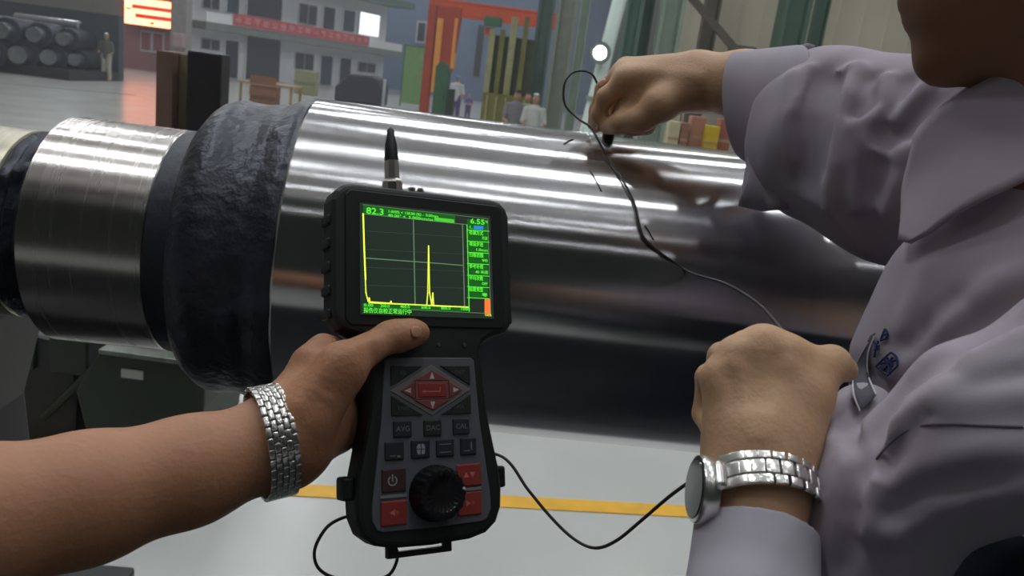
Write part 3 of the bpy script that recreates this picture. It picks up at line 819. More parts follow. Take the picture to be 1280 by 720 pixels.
# stools / pale helmets lying on the machine behind the roll
def far_person(label, px, py_head, py_feet, Y, shirt, trousers, hat=None, lean=0.0):
    hd = at(px, py_head, Y)
    H = hd[2]
    t = thing('person', label, 'person', (hd[0], Y, 0), 'workers far behind the roll')
    s = H / 1.72
    B = lambda x, y, z: np.array([x * s, y * s, z * s])
    skin = union([ellipsoid(B(0, 0, 1.60), (0.085 * s, 0.10 * s, 0.12 * s)), rcone(B(0, 0, 1.38), 0.05 * s, B(0, 0, 1.52), 0.05 * s),
                  rcone(B(0, 0, 1.0), 0.095 * s, B(0, 0, 1.32), 0.10 * s),
                  chain([(B(-0.19, 0, 1.36), 0.05 * s), (B(-0.25, -0.05, 1.08), 0.042 * s), (B(-0.16, -0.24, 1.0), 0.036 * s)]),
                  chain([(B(0.19, 0, 1.36), 0.05 * s), (B(0.26, -0.03, 1.08), 0.042 * s), (B(0.2, -0.2, 0.92), 0.036 * s)]),
                  chain([(B(-0.09, 0, 0.95), 0.09 * s), (B(-0.10, -0.02, 0.5), 0.065 * s), (B(-0.11, 0.02, 0.08), 0.05 * s), (B(-0.11, -0.12, 0.045), 0.04 * s)]),
                  chain([(B(0.09, 0, 0.95), 0.09 * s), (B(0.10, -0.02, 0.5), 0.065 * s), (B(0.12, 0.02, 0.08), 0.05 * s), (B(0.12, -0.12, 0.045), 0.04 * s)])], 0.03)
    sdf_obj('body', [(skin, (-0.45, -0.4, -0.02), (0.45, 0.3, 1.9), 0.022)], mat('far_skin', (170, 130, 104), rough=0.6), t)
    sh_ = union([chain([(B(0, 0, 0.92), 0.165 * s), (B(0, 0, 1.2), 0.165 * s), (B(0, 0, 1.36), 0.15 * s)], flat=((0, 1, 0), 1.3)),
                 chain([(B(-0.19, 0, 1.38), 0.07 * s), (B(-0.25, -0.05, 1.10), 0.058 * s)]), chain([(B(0.19, 0, 1.38), 0.07 * s), (B(0.26, -0.03, 1.10), 0.058 * s)])], 0.03)
    sdf_obj('shirt', [(sh_, (-0.45, -0.4, 0.6), (0.45, 0.3, 1.75), 0.022)], mat('far_cloth_%d_%d_%d' % shirt, shirt, rough=0.85), t)
    tr = union([chain([(B(-0.09, 0, 0.95), 0.11 * s), (B(-0.10, -0.02, 0.5), 0.085 * s), (B(-0.11, 0.01, 0.12), 0.075 * s)]),
                chain([(B(0.09, 0, 0.95), 0.11 * s), (B(0.10, -0.02, 0.5), 0.085 * s), (B(0.12, 0.01, 0.12), 0.075 * s)])], 0.03)
    sdf_obj('trousers', [(tr, (-0.35, -0.25, -0.02), (0.35, 0.3, 1.25), 0.022)], mat('far_cloth_%d_%d_%d' % trousers, trousers, rough=0.85), t)
    hc = hat or (30, 26, 24)
    hm = union([ellipsoid(B(0, 0.01, 1.645), (0.105 * s, 0.12 * s, 0.10 * s)), rcone(B(0, -0.06, 1.66), 0.05 * s, B(0, -0.12, 1.645), 0.02 * s)], 0.02)
    hm2 = lambda P: np.maximum(hm(P), 1.635 * s - P[:, 2])
    sdf_obj('helmet' if hat else 'hair', [(hm2, (-0.2, -0.25, 1.4), (0.2, 0.25, 2.0), 0.018)], mat('far_head_%d_%d_%d' % hc, hc, rough=0.5), t)
far_person('distant worker with white top and blue cap beside the green cabinet', 573, 95, 140, 27.5, (196, 200, 206), (92, 80, 124), (70, 120, 180))
far_person('distant worker in purple clothes right of the white topped one', 587, 117, 150, 30.0, (112, 86, 140), (82, 70, 110), (206, 190, 140))
far_person('distant worker in grey beside the olive machine guard', 648, 113, 160, 15.5, (122, 118, 124), (70, 72, 78))
far_person('distant worker in a lime vest by the tall grey green column', 661, 117, 160, 15.9, (168, 178, 98), (70, 72, 78))
far_person('distant worker in pale clothes closest to the tall grey green column', 671, 118, 160, 15.2, (186, 188, 184), (80, 80, 80), (214, 214, 206))
far_person('distant worker with white helmet and pale trousers by the stored rolls', 133, 42, 100, 25.2, (92, 96, 88), (182, 176, 168), (244, 244, 240))

# thin haze hanging in the hall
hz = bpy.data.materials.new('hall_haze'); hz.use_nodes = True
hn = hz.node_tree; hn.nodes.remove(hn.nodes['Principled BSDF'])
vs_ = hn.nodes.new('ShaderNodeVolumeScatter'); vs_.inputs['Density'].default_value = 0.0055; vs_.inputs['Color'].default_value = (0.95, 0.97, 1.0, 1)
hn.links.new(vs_.outputs[0], hn.nodes['Material Output'].inputs['Volume'])
MATS['hall_haze'] = hz
ho_ = MB().box((-58, 5.0, 0.001), (38, 65.9, 9.0)).build('hall_haze', hz)
tag(ho_, 'thin pale haze filling the far part of the hall', 'haze', kind='stuff')

# ================================================================ the hand-held flaw detector
DP = np.array([-0.06449072, 0.58019158, 1.46162532])
DR = np.array([[0.86041825, -0.48181779, -0.16592786], [0.5056797, 0.76703602, 0.39489718], [-0.06299584, -0.42368309, 0.90361727]])
DMx = frame(DP, DR[:, 0], DR[:, 1], DR[:, 2])          # local x right, y into the case, z up
def dev(u, v, h=0.0):
    """point at u,v millimetres on the face, h millimetres proud of it"""
    return DP + DR @ np.array([u, -h, v]) / 1000.0
def uv(x, y):
    d = ray(x, y); n = DR[:, 1]
    L = DR.T @ (CAM + d * (((DP - CAM) @ n) / (d @ n)) - DP)
    return float(L[0]), float(L[2])
det = thing('flaw_detector', 'black hand-held ultrasonic tester with a green waveform screen and red keys', 'tester', M=DMx)
M_case = mat('black_rubber_case', (24, 28, 28), rough=0.55, var=0.12, vscale=30, bump=0.08, bscale=900)
M_bezel = mat('bezel_black', (22, 26, 26), rough=0.42, var=0.08, vscale=20)
half = [(0, 55.5), (58, 55.5), (65, 53.5), (70, 49), (72.5, 42), (72.5, -38), (71, -45), (66, -50.5), (52, -55), (45.5, -59), (43.2, -65), (43.6, -74), (47.5, -113),
        (56, -154), (57.3, -168), (56.5, -181), (52, -192), (43, -199), (30, -202), (0, -203)]
outl = [(a / 1000, b / 1000) for a, b in half] + [(-a / 1000, b / 1000) for a, b in half[-2:0:-1]]
MB().prism(outl[::-1], 0.0, 0.026).build('case', M_case, det, bevel=0.0045, bseg=3)
back = [(x * 0.84, (z + 0.07) * 0.9 - 0.07) for x, z in outl]
MB().prism(back[::-1], 0.026, 0.042).build('battery_back', M_case, det, bevel=0.005, bseg=3)
MB().prism([(x, z) for x, z in [(-0.064, 0.046), (-0.060, 0.050), (0.060, 0.050), (0.064, 0.046), (0.064, -0.044), (0.060, -0.048), (-0.060, -0.048), (-0.064, -0.044)]][::-1], -0.0012, 0.002).build('bezel', M_bezel, det, bevel=0.0008)
for i in range(5):
    z = 0.030 - i * 0.017
    MB().box((-0.0748, 0.006, z - 0.005), (-0.0715, 0.022, z + 0.002)).build('grip_rib', M_case, det, bevel=0.0012)
    MB().box((0.0715, 0.006, z - 0.005), (0.0748, 0.022, z + 0.002)).build('grip_rib', M_case, det, bevel=0.0012)
scr = MB().box((-0.0535, -0.0020, -0.0405), (0.0535, -0.0010, 0.0405)).build('screen', mat('display_glass', (16, 20, 17), rough=0.16, var=0.03, emit=(40, 52, 44), estr=0.85), det)
SG = mat('display_green', (70, 220, 60), emit=(96, 238, 60), estr=1.0)
SGd = mat('display_green_dim', (20, 90, 30), emit=(18, 96, 24), estr=0.75)
SGg = mat('display_grid', (80, 110, 80), emit=(104, 138, 96), estr=0.75)
SGf = mat('display_grid_faint', (50, 60, 50), emit=(52, 66, 54), estr=0.8)
SY = mat('display_yellow', (220, 230, 80), emit=(214, 226, 70), estr=1.15)
SO = mat('display_orange', (230, 110, 50), emit=(238, 112, 48), estr=1.1)
SB = mat('display_blue', (40, 120, 190), emit=(44, 128, 200), estr=1.0)
def zx(X, Y):            # 4.8x enlargement of the screen area -> photo pixel -> face coordinates
    return uv(440 + X / 4.8, 250 + Y / 4.8)
def strip(name, pts, wmm, m, lift=0.0024):
    mb = MB()
    for (a, b) in zip(pts[:-1], pts[1:]):
        a = np.array(zx(*a)); b = np.array(zx(*b)); d = nrm(b - a); n = np.array([-d[1], d[0]]) * wmm / 2000
        a = a - d * wmm / 4000; b = b + d * wmm / 4000
        q = [a - n, b - n, b + n, a + n]
        mb.prism([tuple(p) for p in q][::-1], -lift, -lift + 0.0003)
    return mb.build(name, m, scr)
def block(name, X0, Y0, X1, Y1, m, slope=0.115, lift=0.0022):
    q = [zx(X0, Y0), zx(X1, Y0 + (X1 - X0) * slope), zx(X1, Y1 + (X1 - X0) * slope), zx(X0, Y1)]
    return MB().prism(q, -lift, -lift + 0.0003).build(name, m, scr)
def words(name, body, X, Y, size_mm, m, lift=0.0030, width=None):
    me = text_mesh(body, size_mm / 1000.0, bold=0.012)
    u, v = zx(X, Y)
    xs = [q.co.x for q in me.vertices]
    k = 1.0
    if width and xs:
        k = (zx(X + width, Y)[0] - u) / max(1e-6, max(xs))
    for q in me.vertices:
        q.co = (u + q.co.x * k, -lift - q.co.z, v + q.co.y)
    return new(name, me, m, scr)
# plot area
block('info_band', 62, 36, 612, 88, SGd, 0.100)
block('menu_band', 684, 118, 808, 585, SGd, 0.08)
block('scale_band', 58, 622, 690, 650, SGd, 0.035)
strip('grid_line', [(60, 32), (800, 116)], 0.35, SGg)
strip('grid_line', [(64, 88), (684, 152)], 0.45, SGg)
strip('grid_line', [(75, 352), (480, 381), (660, 396)], 0.7, SGg)
strip('grid_line', [(361, 122), (371, 626)], 0.7, SGg)
strip('grid_line', [(655, 150), (667, 640)], 0.7, SGg)
for yy in (190, 300, 408, 515):
    strip('faint_grid_line', [(78, yy), (655, yy + 36 - (yy - 190) * 0.06)], 0.35, SGf)
strip('baseline', [(95, 619), (690, 645)], 0.8, SY)
strip('trace', [(58, 85), (64, 240), (72, 460), (76, 560), (84, 590), (90, 612), (96, 590), (100, 614), (220, 622), (226, 610), (230, 624), (440, 634), (446, 560), (451, 278), (457, 560), (464, 600), (470, 636), (476, 560), (482, 638), (688, 646)], 0.75, SY, 0.0027)
strip('trace', [(60, 90), (66, 300), (74, 480)], 1.0, SY, 0.0027)
words('reading_text', '82.3', 76, 70, 6.6, SG, width=104)
words('reading_text', '1.000% < 120.00 (%) -  0.00mm', 206, 74, 2.9, SG, width=300)
words('reading_text', '40.00° <  5.000mm/us', 206, 97, 2.9, SG, width=270)
block('highlight_bar', 486, 108, 606, 132, SG, 0.10)
words('reading_text', '6.55', 698, 132, 5.6, SG, width=86)
words('reading_text', '%', 788, 136, 2.6, SG, width=16)
block('blue_cell', 722, 158, 778, 180, SB, 0.06, 0.0026)
words('menu_text', '1.', 690, 168, 3.4, SG, width=22)
rows = [(200, '检测方式', '方波'), (268, '增益步进', '1.0mm'), (333, '扫描范围', '90'), (402, '参考补偿', '40 关闭'), (472, '平均次数', 'OFF'), (540, '标度类型', '零')]
for (yy, a, b) in rows:
    words('menu_text', a, 692, yy, 3.7, SG, width=84)
    words('menu_text', b, 768 if len(b) < 4 else 730, yy + 34, 3.0, SG, width=34 if len(b) < 4 else 74)
for yy in (184, 250, 317, 384, 453, 522, 588):
    strip('menu_line', [(684, yy), (814, yy + 7)], 0.4, SG)
strip('menu_line', [(682, 152), (695, 672)], 0.5, SG)
strip('menu_line', [(806, 116), (824, 690)], 0.4, SGg)
strip('menu_line', [(350, 660), (790, 682)], 0.4, SGg)
block('level_bar', 788, 596, 822, 684, SO, 0.02)
words('scale_text', '100%', 784, 693, 2.4, SY, width=42)
for k, (X, s) in enumerate([(62, '0.00'), (160, '200.0'), (280, '400.0'), (405, '600.0'), (524, '800.0'), (640, '1000')]):
    words('scale_text', s, X, 634 + k * 4.6, 3.0, SG, width=56)
words('scale_text', '探伤仪自检正常运行中', 60, 667, 4.2, SG, width=286)
# key panel
M_panel = mat('key_panel_grey', (96, 99, 106), rough=0.5, var=0.06, vscale=20)
ph = [(0, -70.5), (33, -70.5), (35.8, -72.5), (38.6, -114), (46.2, -172), (46, -182), (42.5, -188.5), (38, -190), (0, -190.5)]
pan = MB().prism(([(a / 1000, b / 1000) for a, b in ph] + [(-a / 1000, b / 1000) for a, b in ph[-2:0:-1]])[::-1], -0.0012, 0.001).build('key_panel', M_panel, det, bevel=0.0006)
M_keyd = mat('key_dark', (40, 44, 50), rough=0.5, var=0.06)
M_keyg = mat('key_dark_green', (36, 46, 42), rough=0.5, var=0.06)
M_keym = mat('key_maroon', (66, 44, 46), rough=0.5)
M_keyr = mat('key_red', (150, 56, 50), rough=0.5, var=0.06)
M_keyr2 = mat('key_red_soft', (134, 74, 70), rough=0.5, var=0.06)
M_print = mat('key_print', (122, 128, 128), rough=0.6)
M_printw = mat('key_print_white', (206, 196, 192), rough=0.6)
M_printr = mat('key_print_red', (208, 116, 100), rough=0.6)
def key(u, v, w, h, m, print_=None, pm=None, size=4.2, proud=2.6):
    k = MB().box(((u - w / 2) / 1000, -proud / 1000, (v - h / 2) / 1000), ((u + w / 2) / 1000, 0, (v + h / 2) / 1000)).build('key', m, det, bevel=0.0009)
    if print_:
        me = text_mesh(print_, size / 1000, 'CENTER')
        for q in me.vertices:
            q.co = (u / 1000 + q.co.x, -(proud + 0.15) / 1000 - q.co.z, v / 1000 + q.co.y)
        new('print', me, pm or M_print, k)
    return k
def marks(k, quads, m, proud=2.75):
    mb = MB()
    for q in quads:
        mb.prism([(a / 1000, b / 1000) for a, b in q][::-1], -proud / 1000, -(proud - 0.1) / 1000)
    return mb.build('print', m, k)
def tri(pts, m, proud=2.2, name='key'):
    return MB().prism([(a / 1000, b / 1000) for a, b in pts][::-1], -proud / 1000, 0).build(name, m, det, bevel=0.0004)
DC = -94.2
for sx in (-1, 1):
    for sz in (-1, 1):
        pts = [(31.5 * sx, DC + 17.6 * sz), (7 * sx, DC + 17.6 * sz), (31.5 * sx, DC + 3.2 * sz)]
        k = tri(pts if sx * sz < 0 else pts[::-1], M_keyg)
        s = {(-1, 1): 'dB', (1, 1): 'GAT', (-1, -1): 'RNG', (1, -1): 'MA'}[(sx, sz)]
        me = text_mesh(s, 0.0042, 'CENTER')
        for q in me.vertices:
            q.co = (0.0225 * sx + q.co.x, -0.0024 - q.co.z, (DC + 12.6 * sz) / 1000 + q.co.y)
        new('print', me, mat('key_print_faint', (84, 92, 88), rough=0.6), k)
tri([(-32, DC), (0, DC + 18.2), (32, DC), (0, DC - 18.2)][::-1], mat('key_frame_grey', (124, 116, 116), rough=0.5), 1.8, 'diamond_frame')
for (nm, pts) in {'up': [(-14.5, DC + 6.8), (0, DC + 14.4), (14.5, DC + 6.8)], 'down': [(14.5, DC - 6.8), (0, DC - 14.4), (-14.5, DC - 6.8)],
                  'left': [(-13.5, DC - 6.2), (-24.5, DC), (-13.5, DC + 6.2)], 'right': [(13.5, DC + 6.2), (24.5, DC), (13.5, DC - 6.2)]}.items():
    k = tri(pts[::-1], M_keyr2, 2.8, 'arrow_key')
    cx = {'up': (0, DC + 10.6), 'down': (0, DC - 10.6), 'left': (-19.2, DC), 'right': (19.2, DC)}[nm]
    d = {'up': (0, 1), 'down': (0, -1), 'left': (-1, 0), 'right': (1, 0)}[nm]
    n = (-d[1], d[0])
    marks(k, [[(cx[0] + d[0] * 2.6, cx[1] + d[1] * 2.6), (cx[0] - d[0] * 2.4 + n[0] * 1.9, cx[1] - d[1] * 2.4 + n[1] * 1.9), (cx[0] - d[0] * 2.4 - n[0] * 1.9, cx[1] - d[1] * 2.4 - n[1] * 1.9)][::-1]], M_printw, 2.95)
MB().box((-0.0132, -0.0026, (DC - 6.6) / 1000), (0.0132, 0, (DC + 6.6) / 1000)).build('key_frame', mat('key_frame_rosy', (138, 84, 80), rough=0.5), det, bevel=0.0004)
k = key(0, DC, 22.6, 10.6, M_keyr, proud=3.2)
marks(k, [[(-7, DC - 1.4), (6.5, DC - 1.4), (6.5, DC - 0.5), (-7, DC - 0.5)], [(5.6, DC - 1.4), (6.6, DC - 1.4), (6.6, DC + 2.4), (5.6, DC + 2.4)], [(-8.5, DC - 0.95), (-5.8, DC - 2.4), (-5.8, DC + 0.5)]], M_printr, 3.3)
key(-23.2, -121.0, 14, 11.6, M_keyd, 'AVG', size=5.2)
key(0.0, -121.2, 14, 11.6, M_keyg, 'DAC', size=5.2)
key(22.9, -121.0, 13.4, 11.6, mat('key_indigo', (44, 46, 62), rough=0.5), 'CAL', size=5.2)
k = key(-29.6, -135.8, 14.4, 12.8, M_keyd); marks(k, [[(-33, -139.5), (-29, -139.5), (-29, -138.8), (-33, -138.8)], [(-28, -140.3), (-25.5, -140.3), (-25.5, -139), (-28, -139)]], M_print)
k = key(-9.8, -135.6, 14.4, 12.8, mat('key_navy', (36, 42, 58), rough=0.5))
marks(k, [[(-12.4, -139.2), (-7.2, -139.2), (-6.6, -137), (-6.6, -134), (-7.6, -132), (-12, -132), (-13, -134), (-13, -137)]], mat('key_print_pale', (150, 156, 158), rough=0.6))
marks(k, [[(-13, -135.9), (-6.6, -135.9), (-6.6, -135.4), (-13, -135.4)], [(-10.1, -139.2), (-9.5, -139.2), (-9.5, -132), (-10.1, -132)]], M_keyd, 2.9)
k = key(9.6, -135.8, 14.4, 12.4, M_keyd); marks(k, [[(5, -139), (14, -139), (14, -138.4), (5, -138.4)], [(5, -133.4), (14, -133.4), (14, -132.8), (5, -132.8)]], M_print)
k = key(28.4, -135.6, 13.2, 12.4, M_keyd); marks(k, [[(24.5, -139), (29.5, -139), (29.5, -138.3), (24.5, -138.3)], [(30, -138), (31, -138), (31, -132.5), (30, -132.5)]], M_print)
k = key(-30.2, -155.8, 18, 16, M_keym)
ring = []
for a in range(14):
    a0, a1 = math.radians(120 + a * 300 / 14), math.radians(120 + (a + 1) * 300 / 14)
    ring.append([(-31.6 + 3.6 * math.cos(a0), -156 + 3.6 * math.sin(a0)), (-31.6 + 3.6 * math.cos(a1), -156 + 3.6 * math.sin(a1)),
                 (-31.6 + 2.6 * math.cos(a1), -156 + 2.6 * math.sin(a1)), (-31.6 + 2.6 * math.cos(a0), -156 + 2.6 * math.sin(a0))][::-1])
ring.append([(-32.1, -156.5), (-31.1, -156.5), (-31.1, -151.6), (-32.1, -151.6)])
marks(k, ring, mat('key_print_grey', (170, 160, 160), rough=0.6))
key(-30.6, -177.8, 19.5, 16.6, M_keyr, '◄≡', M_printr, size=5.0)
key(28.2, -156.2, 20, 15.8, M_keyr, '▲▼', M_printr, size=5.0)
key(28.2, -176.4, 19.5, 16.6, M_keyr, '►≡', M_printr, size=5.0)
MB().box((-0.0405, -0.0022, -0.1675), (-0.021, 0, -0.1655)).build('divider', mat('divider_pale', (132, 134, 136), rough=0.5), det)
MB().box((0.019, -0.0022, -0.1672), (0.038, 0, -0.1652)).build('divider', mat('divider_pale', (132, 134, 136), rough=0.5), det)
# rotary knob
kb = MB()
prof = [(19.8, 0), (19.8, 3), (18.6, 4.5), (18.2, 13), (16.6, 15.6), (12.5, 16.2), (11.5, 15.2), (4, 14.8), (0.2, 14.8)]
def flute(z, a): return 0.0006 * math.cos(a * 22) if 0.004 < z < 0.0158 else 0.0
kn = kb.lathe([(r / 1000, z / 1000) for r, z in prof], 88, M=Matrix.Translation((0.0008, -0.001, -0.1668)) @ Matrix.Rotation(math.radians(90), 4, 'X'), jitter=flute).build('knob', mat('knob_black', (20, 21, 24), rough=0.28, var=0.05), det, smooth=True, angle=50)
MB().lathe([(0.0011, 0), (0.0009, 0.0006)], 12, M=Matrix.Translation((0.0165, -0.0168, -0.1640)) @ Matrix.Rotation(math.radians(90), 4, 'X')).build('glint_dot', mat('glint_white', (230, 230, 224), rough=0.3), kn)  # glint on the knob painted as a white dot
# antenna, socket, lugs, bail
AM = Matrix.Translation((-0.0226, 0.012, 0.0545)) @ Matrix.Rotation(math.radians(-1), 4, 'Y')
an = MB().lathe([(0.0054, 0.0245), (0.0055, 0.0255), (0.0046, 0.038), (0.0031, 0.045), (0.0027, 0.0495), (0.0014, 0.0515), (0.0002, 0.0520)], 20, M=AM).build('antenna', mat('antenna_black', (28, 30, 32), rough=0.4), det, smooth=True, angle=60)
an2 = MB().lathe([(0.0036, -0.001), (0.0078, 0.0), (0.0082, 0.007), (0.0078, 0.0085), (0.0060, 0.0105), (0.0058, 0.0245), (0.0050, 0.0255)], 8, M=AM).build('connector', mat('nickel', (190, 186, 178), rough=0.22, metal=1.0), an)
for du in (-0.0035, 0.0035):
    MB().lathe([(0.0022, 0.0), (0.0026, 0.0022), (0.0026, 0.0052), (0.0016, 0.0060)], 12, M=Matrix.Translation((-0.003 + du, 0.012, 0.0550))).build('socket_post', mat('nickel', (190, 186, 178)), det, smooth=True)
MB().box((-0.0648, 0.006, -0.168), (-0.0560, 0.020, -0.152)).build('strap_lug', M_case, det, bevel=0.002)
MB().box((0.0560, 0.006, -0.168), (0.0640, 0.020, -0.152)).build('strap_lug', M_case, det, bevel=0.002)
bl = MB()
bl.box((-0.030, 0.012, -0.2105), (0.020, 0.018, -0.2065)).box((-0.030, 0.012, -0.2085), (-0.024, 0.018, -0.1990)).box((0.014, 0.012, -0.2085), (0.020, 0.018, -0.1990))
bl.build('bail_stand', mat('bail_metal', (66, 66, 64), rough=0.35, metal=0.7), det, bevel=0.0008)
for (a, b) in ((7.0, -61.0), (28.2, -60.7)):
    MB().lathe([(0.0015, 0), (0.0012, 0.0008)], 12, M=Matrix.Translation((a / 1000, -0.0002, b / 1000)) @ Matrix.Rotation(math.radians(90), 4, 'X')).build('indicator', mat('indicator_lens', (70, 74, 74), rough=0.3), det)

# ================================================================ the arm holding the tester
M_skin1 = mat('skin_tan', (172, 122, 92), rough=0.52, var=0.10, vscale=14, bump=0.10, bscale=240, sss=0.08, spec=0.35)
ph_ = thing('person', 'bare left forearm and hand from the left edge gripping the tester', 'person', tuple(at(-60, 650, 0.34)))
ph_.location = (0, 0, 0)
WR1 = at(345, 553, 0.475)
fore = chain([(at(-260, 690, 0.30), 0.045), (at(-40, 655, 0.365), 0.0375), (at(110, 622, 0.405), 0.0338), (at(235, 589, 0.44), 0.0298), (WR1, 0.0275)], 0.02)
wrist_flat = None
palm = union([rcone(at(352, 540, 0.478), 0.0225, at(392, 462, 0.515), 0.0165), rcone(at(365, 545, 0.485), 0.0225, at(408, 492, 0.53), 0.0175),
              rcone(at(362, 556, 0.482), 0.021, at(414, 520, 0.53), 0.0175), rcone(at(364, 560, 0.482), 0.0175, at(420, 542, 0.53), 0.0145)], 0.014)
thenar = rcone(at(368, 540, 0.472), 0.018, at(424, 466, 0.490), 0.0155)
thumb = chain([(at(385, 520, 0.475), 0.017), (at(429, 456, 0.494), 0.0138), (dev(-36, -57, 10.5), 0.0098), (dev(-28, -56, 10.2), 0.0102), (dev(-17, -53.5, 8.8), 0.0088), (dev(-11.5, -53.2, 7.8), 0.0072)], 0.007)
idx = chain([(at(397, 452, 0.515), 0.0150), (at(404, 436, 0.522), 0.0095), (dev(-64, -62, -38), 0.0098), (dev(-34, -70, -51), 0.0085), (dev(-10, -78, -50), 0.0072)], 0.006)
f2 = chain([(at(410, 485, 0.53), 0.0125), (dev(-62, -84, -40), 0.0102), (dev(-32, -90, -52), 0.0088), (dev(-4, -96, -51), 0.0075)], 0.006)
f3 = chain([(at(416, 515, 0.53), 0.0122), (dev(-62, -103, -40), 0.0098), (dev(-34, -109, -52), 0.0084), (dev(-8, -114, -51), 0.0072)], 0.006)
f4 = chain([(at(422, 540, 0.53), 0.0110), (dev(-60, -120, -38), 0.0086), (dev(-40, -126, -51), 0.0074), (dev(-18, -130, -51), 0.0064)], 0.006)
def hand1_base(P):
    d = smin(fore(P), palm(P), 0.022)
    d = smin(d, thenar(P), 0.014)
    fg = np.minimum(np.minimum(idx(P), f2(P)), np.minimum(f3(P), f4(P)))
    d = smin(d, fg, 0.008)
    return smin(d, thumb(P), 0.010)
creases = []
for pl_ in ([(398, 476), (412, 484), (424, 490)], [(402, 488), (416, 494), (428, 498)], [(396, 500), (408, 507), (416, 512)]):
    creases.append(([trace(hand1_base, *p) for p in pl_], -0.0009, 0.0022))
for pl_ in ([(478, 413), (482, 424), (486, 436)], [(484, 412), (488, 424)], [(440, 428), (446, 440), (452, 452)]):
    creases.append(([trace(hand1_base, *p) for p in pl_], -0.0006, 0.0018))
tendon = [([trace(hand1_base, *p) for p in [(372, 505), (398, 470), (430, 440), (462, 424)]], 0.0022, 0.007)]
hand1 = folded(hand1_base, creases + tendon)
sdf_obj('body', [(hand1, (-0.42, 0.24, 1.20), (0.02, 0.70, 1.50), 0.0022)], M_skin1, ph_)
M_nail = mat('fingernail', (184, 136, 106), rough=0.3, var=0.04, sss=0.05)
def nail(f, x, y, axis, parent, L=0.0065, Wd=0.0052, m=None):
    p = trace(f, x, y); n = grad(f, p); a = np.asarray(axis, float); a = nrm(a - n * (a @ n)); b = np.cross(n, a)
    vs, fs = [], []
    nu, nv = 7, 7
    for i in range(nu):
        for j in range(nv):
            u = -1 + 2 * i / (nu - 1); v = -1 + 2 * j / (nv - 1)
            uu = u * math.sqrt(1 - v * v / 2.4); vv = v * math.sqrt(1 - u * u / 2.4)
            q = p + a * uu * L + b * vv * Wd
            for _ in range(3):
                q = q - grad(f, q) * (float(f(q[None])[0]) - 0.0005)
            vs.append(q)
    for i in range(nu - 1):
        for j in range(nv - 1):
            fs.append((i * nv + j, (i + 1) * nv + j, (i + 1) * nv + j + 1, i * nv + j + 1))
    me = np_mesh('fingernail', np.array(vs), np.array(fs))
    o = new('fingernail', me, m or M_nail, parent)
    md = o.modifiers.new('solid', 'SOLIDIFY'); md.thickness = 0.0009; md.offset = 0
    return o
nail(hand1, 520, 415, DR[:, 0], ph_, 0.0046, 0.0042)

# ---------------------------------------------------------------- bracelets
def box_mesh(name, dx, dy, dz, r):
    bm = bmesh.new(); bmesh.ops.create_cube(bm, size=1.0)
    for v in bm.verts: v.co = Vector((v.co.x * dx, v.co.y * dy, v.co.z * dz))
    bmesh.ops.bevel(bm, geom=bm.edges[:], offset=r, segments=2, affect='EDGES', profile=0.6)
    me = bpy.data.meshes.new(name); bm.to_mesh(me); bm.free()
    for p in me.polygons: p.use_smooth = True
    return me
M_steel = mat('bracelet_steel', (226, 224, 220), rough=0.26, metal=1.0, var=0.06, vscale=300)
M_steel2 = mat('bracelet_inner', (96, 90, 88), rough=0.4, metal=0.8)
def ring_frame(c, ax, up):
    ax = nrm(ax); e1 = nrm(np.asarray(up, float) - ax * (np.asarray(up, float) @ ax)); e2 = np.cross(ax, e1)
    return np.asarray(c, float), ax, e1, e2
def ring_pt(R, r1, r2, phi):
    c, ax, e1, e2 = R
    p = c + e1 * r1 * math.cos(phi) + e2 * r2 * math.sin(phi)
    n = nrm(e1 * r2 * math.cos(phi) + e2 * r1 * math.sin(phi))
    t = np.cross(ax, n)
    return p, t, n
def even_angles(r1, r2, n):
    ph = np.linspace(0, 2 * math.pi, 2001)
    s = np.concatenate([[0], np.cumsum(np.hypot(np.diff(r1 * np.cos(ph)), np.diff(r2 * np.sin(ph))))])
    return [float(np.interp(s[-1] * i / n, s, ph)) for i in range(n)], s[-1] / n
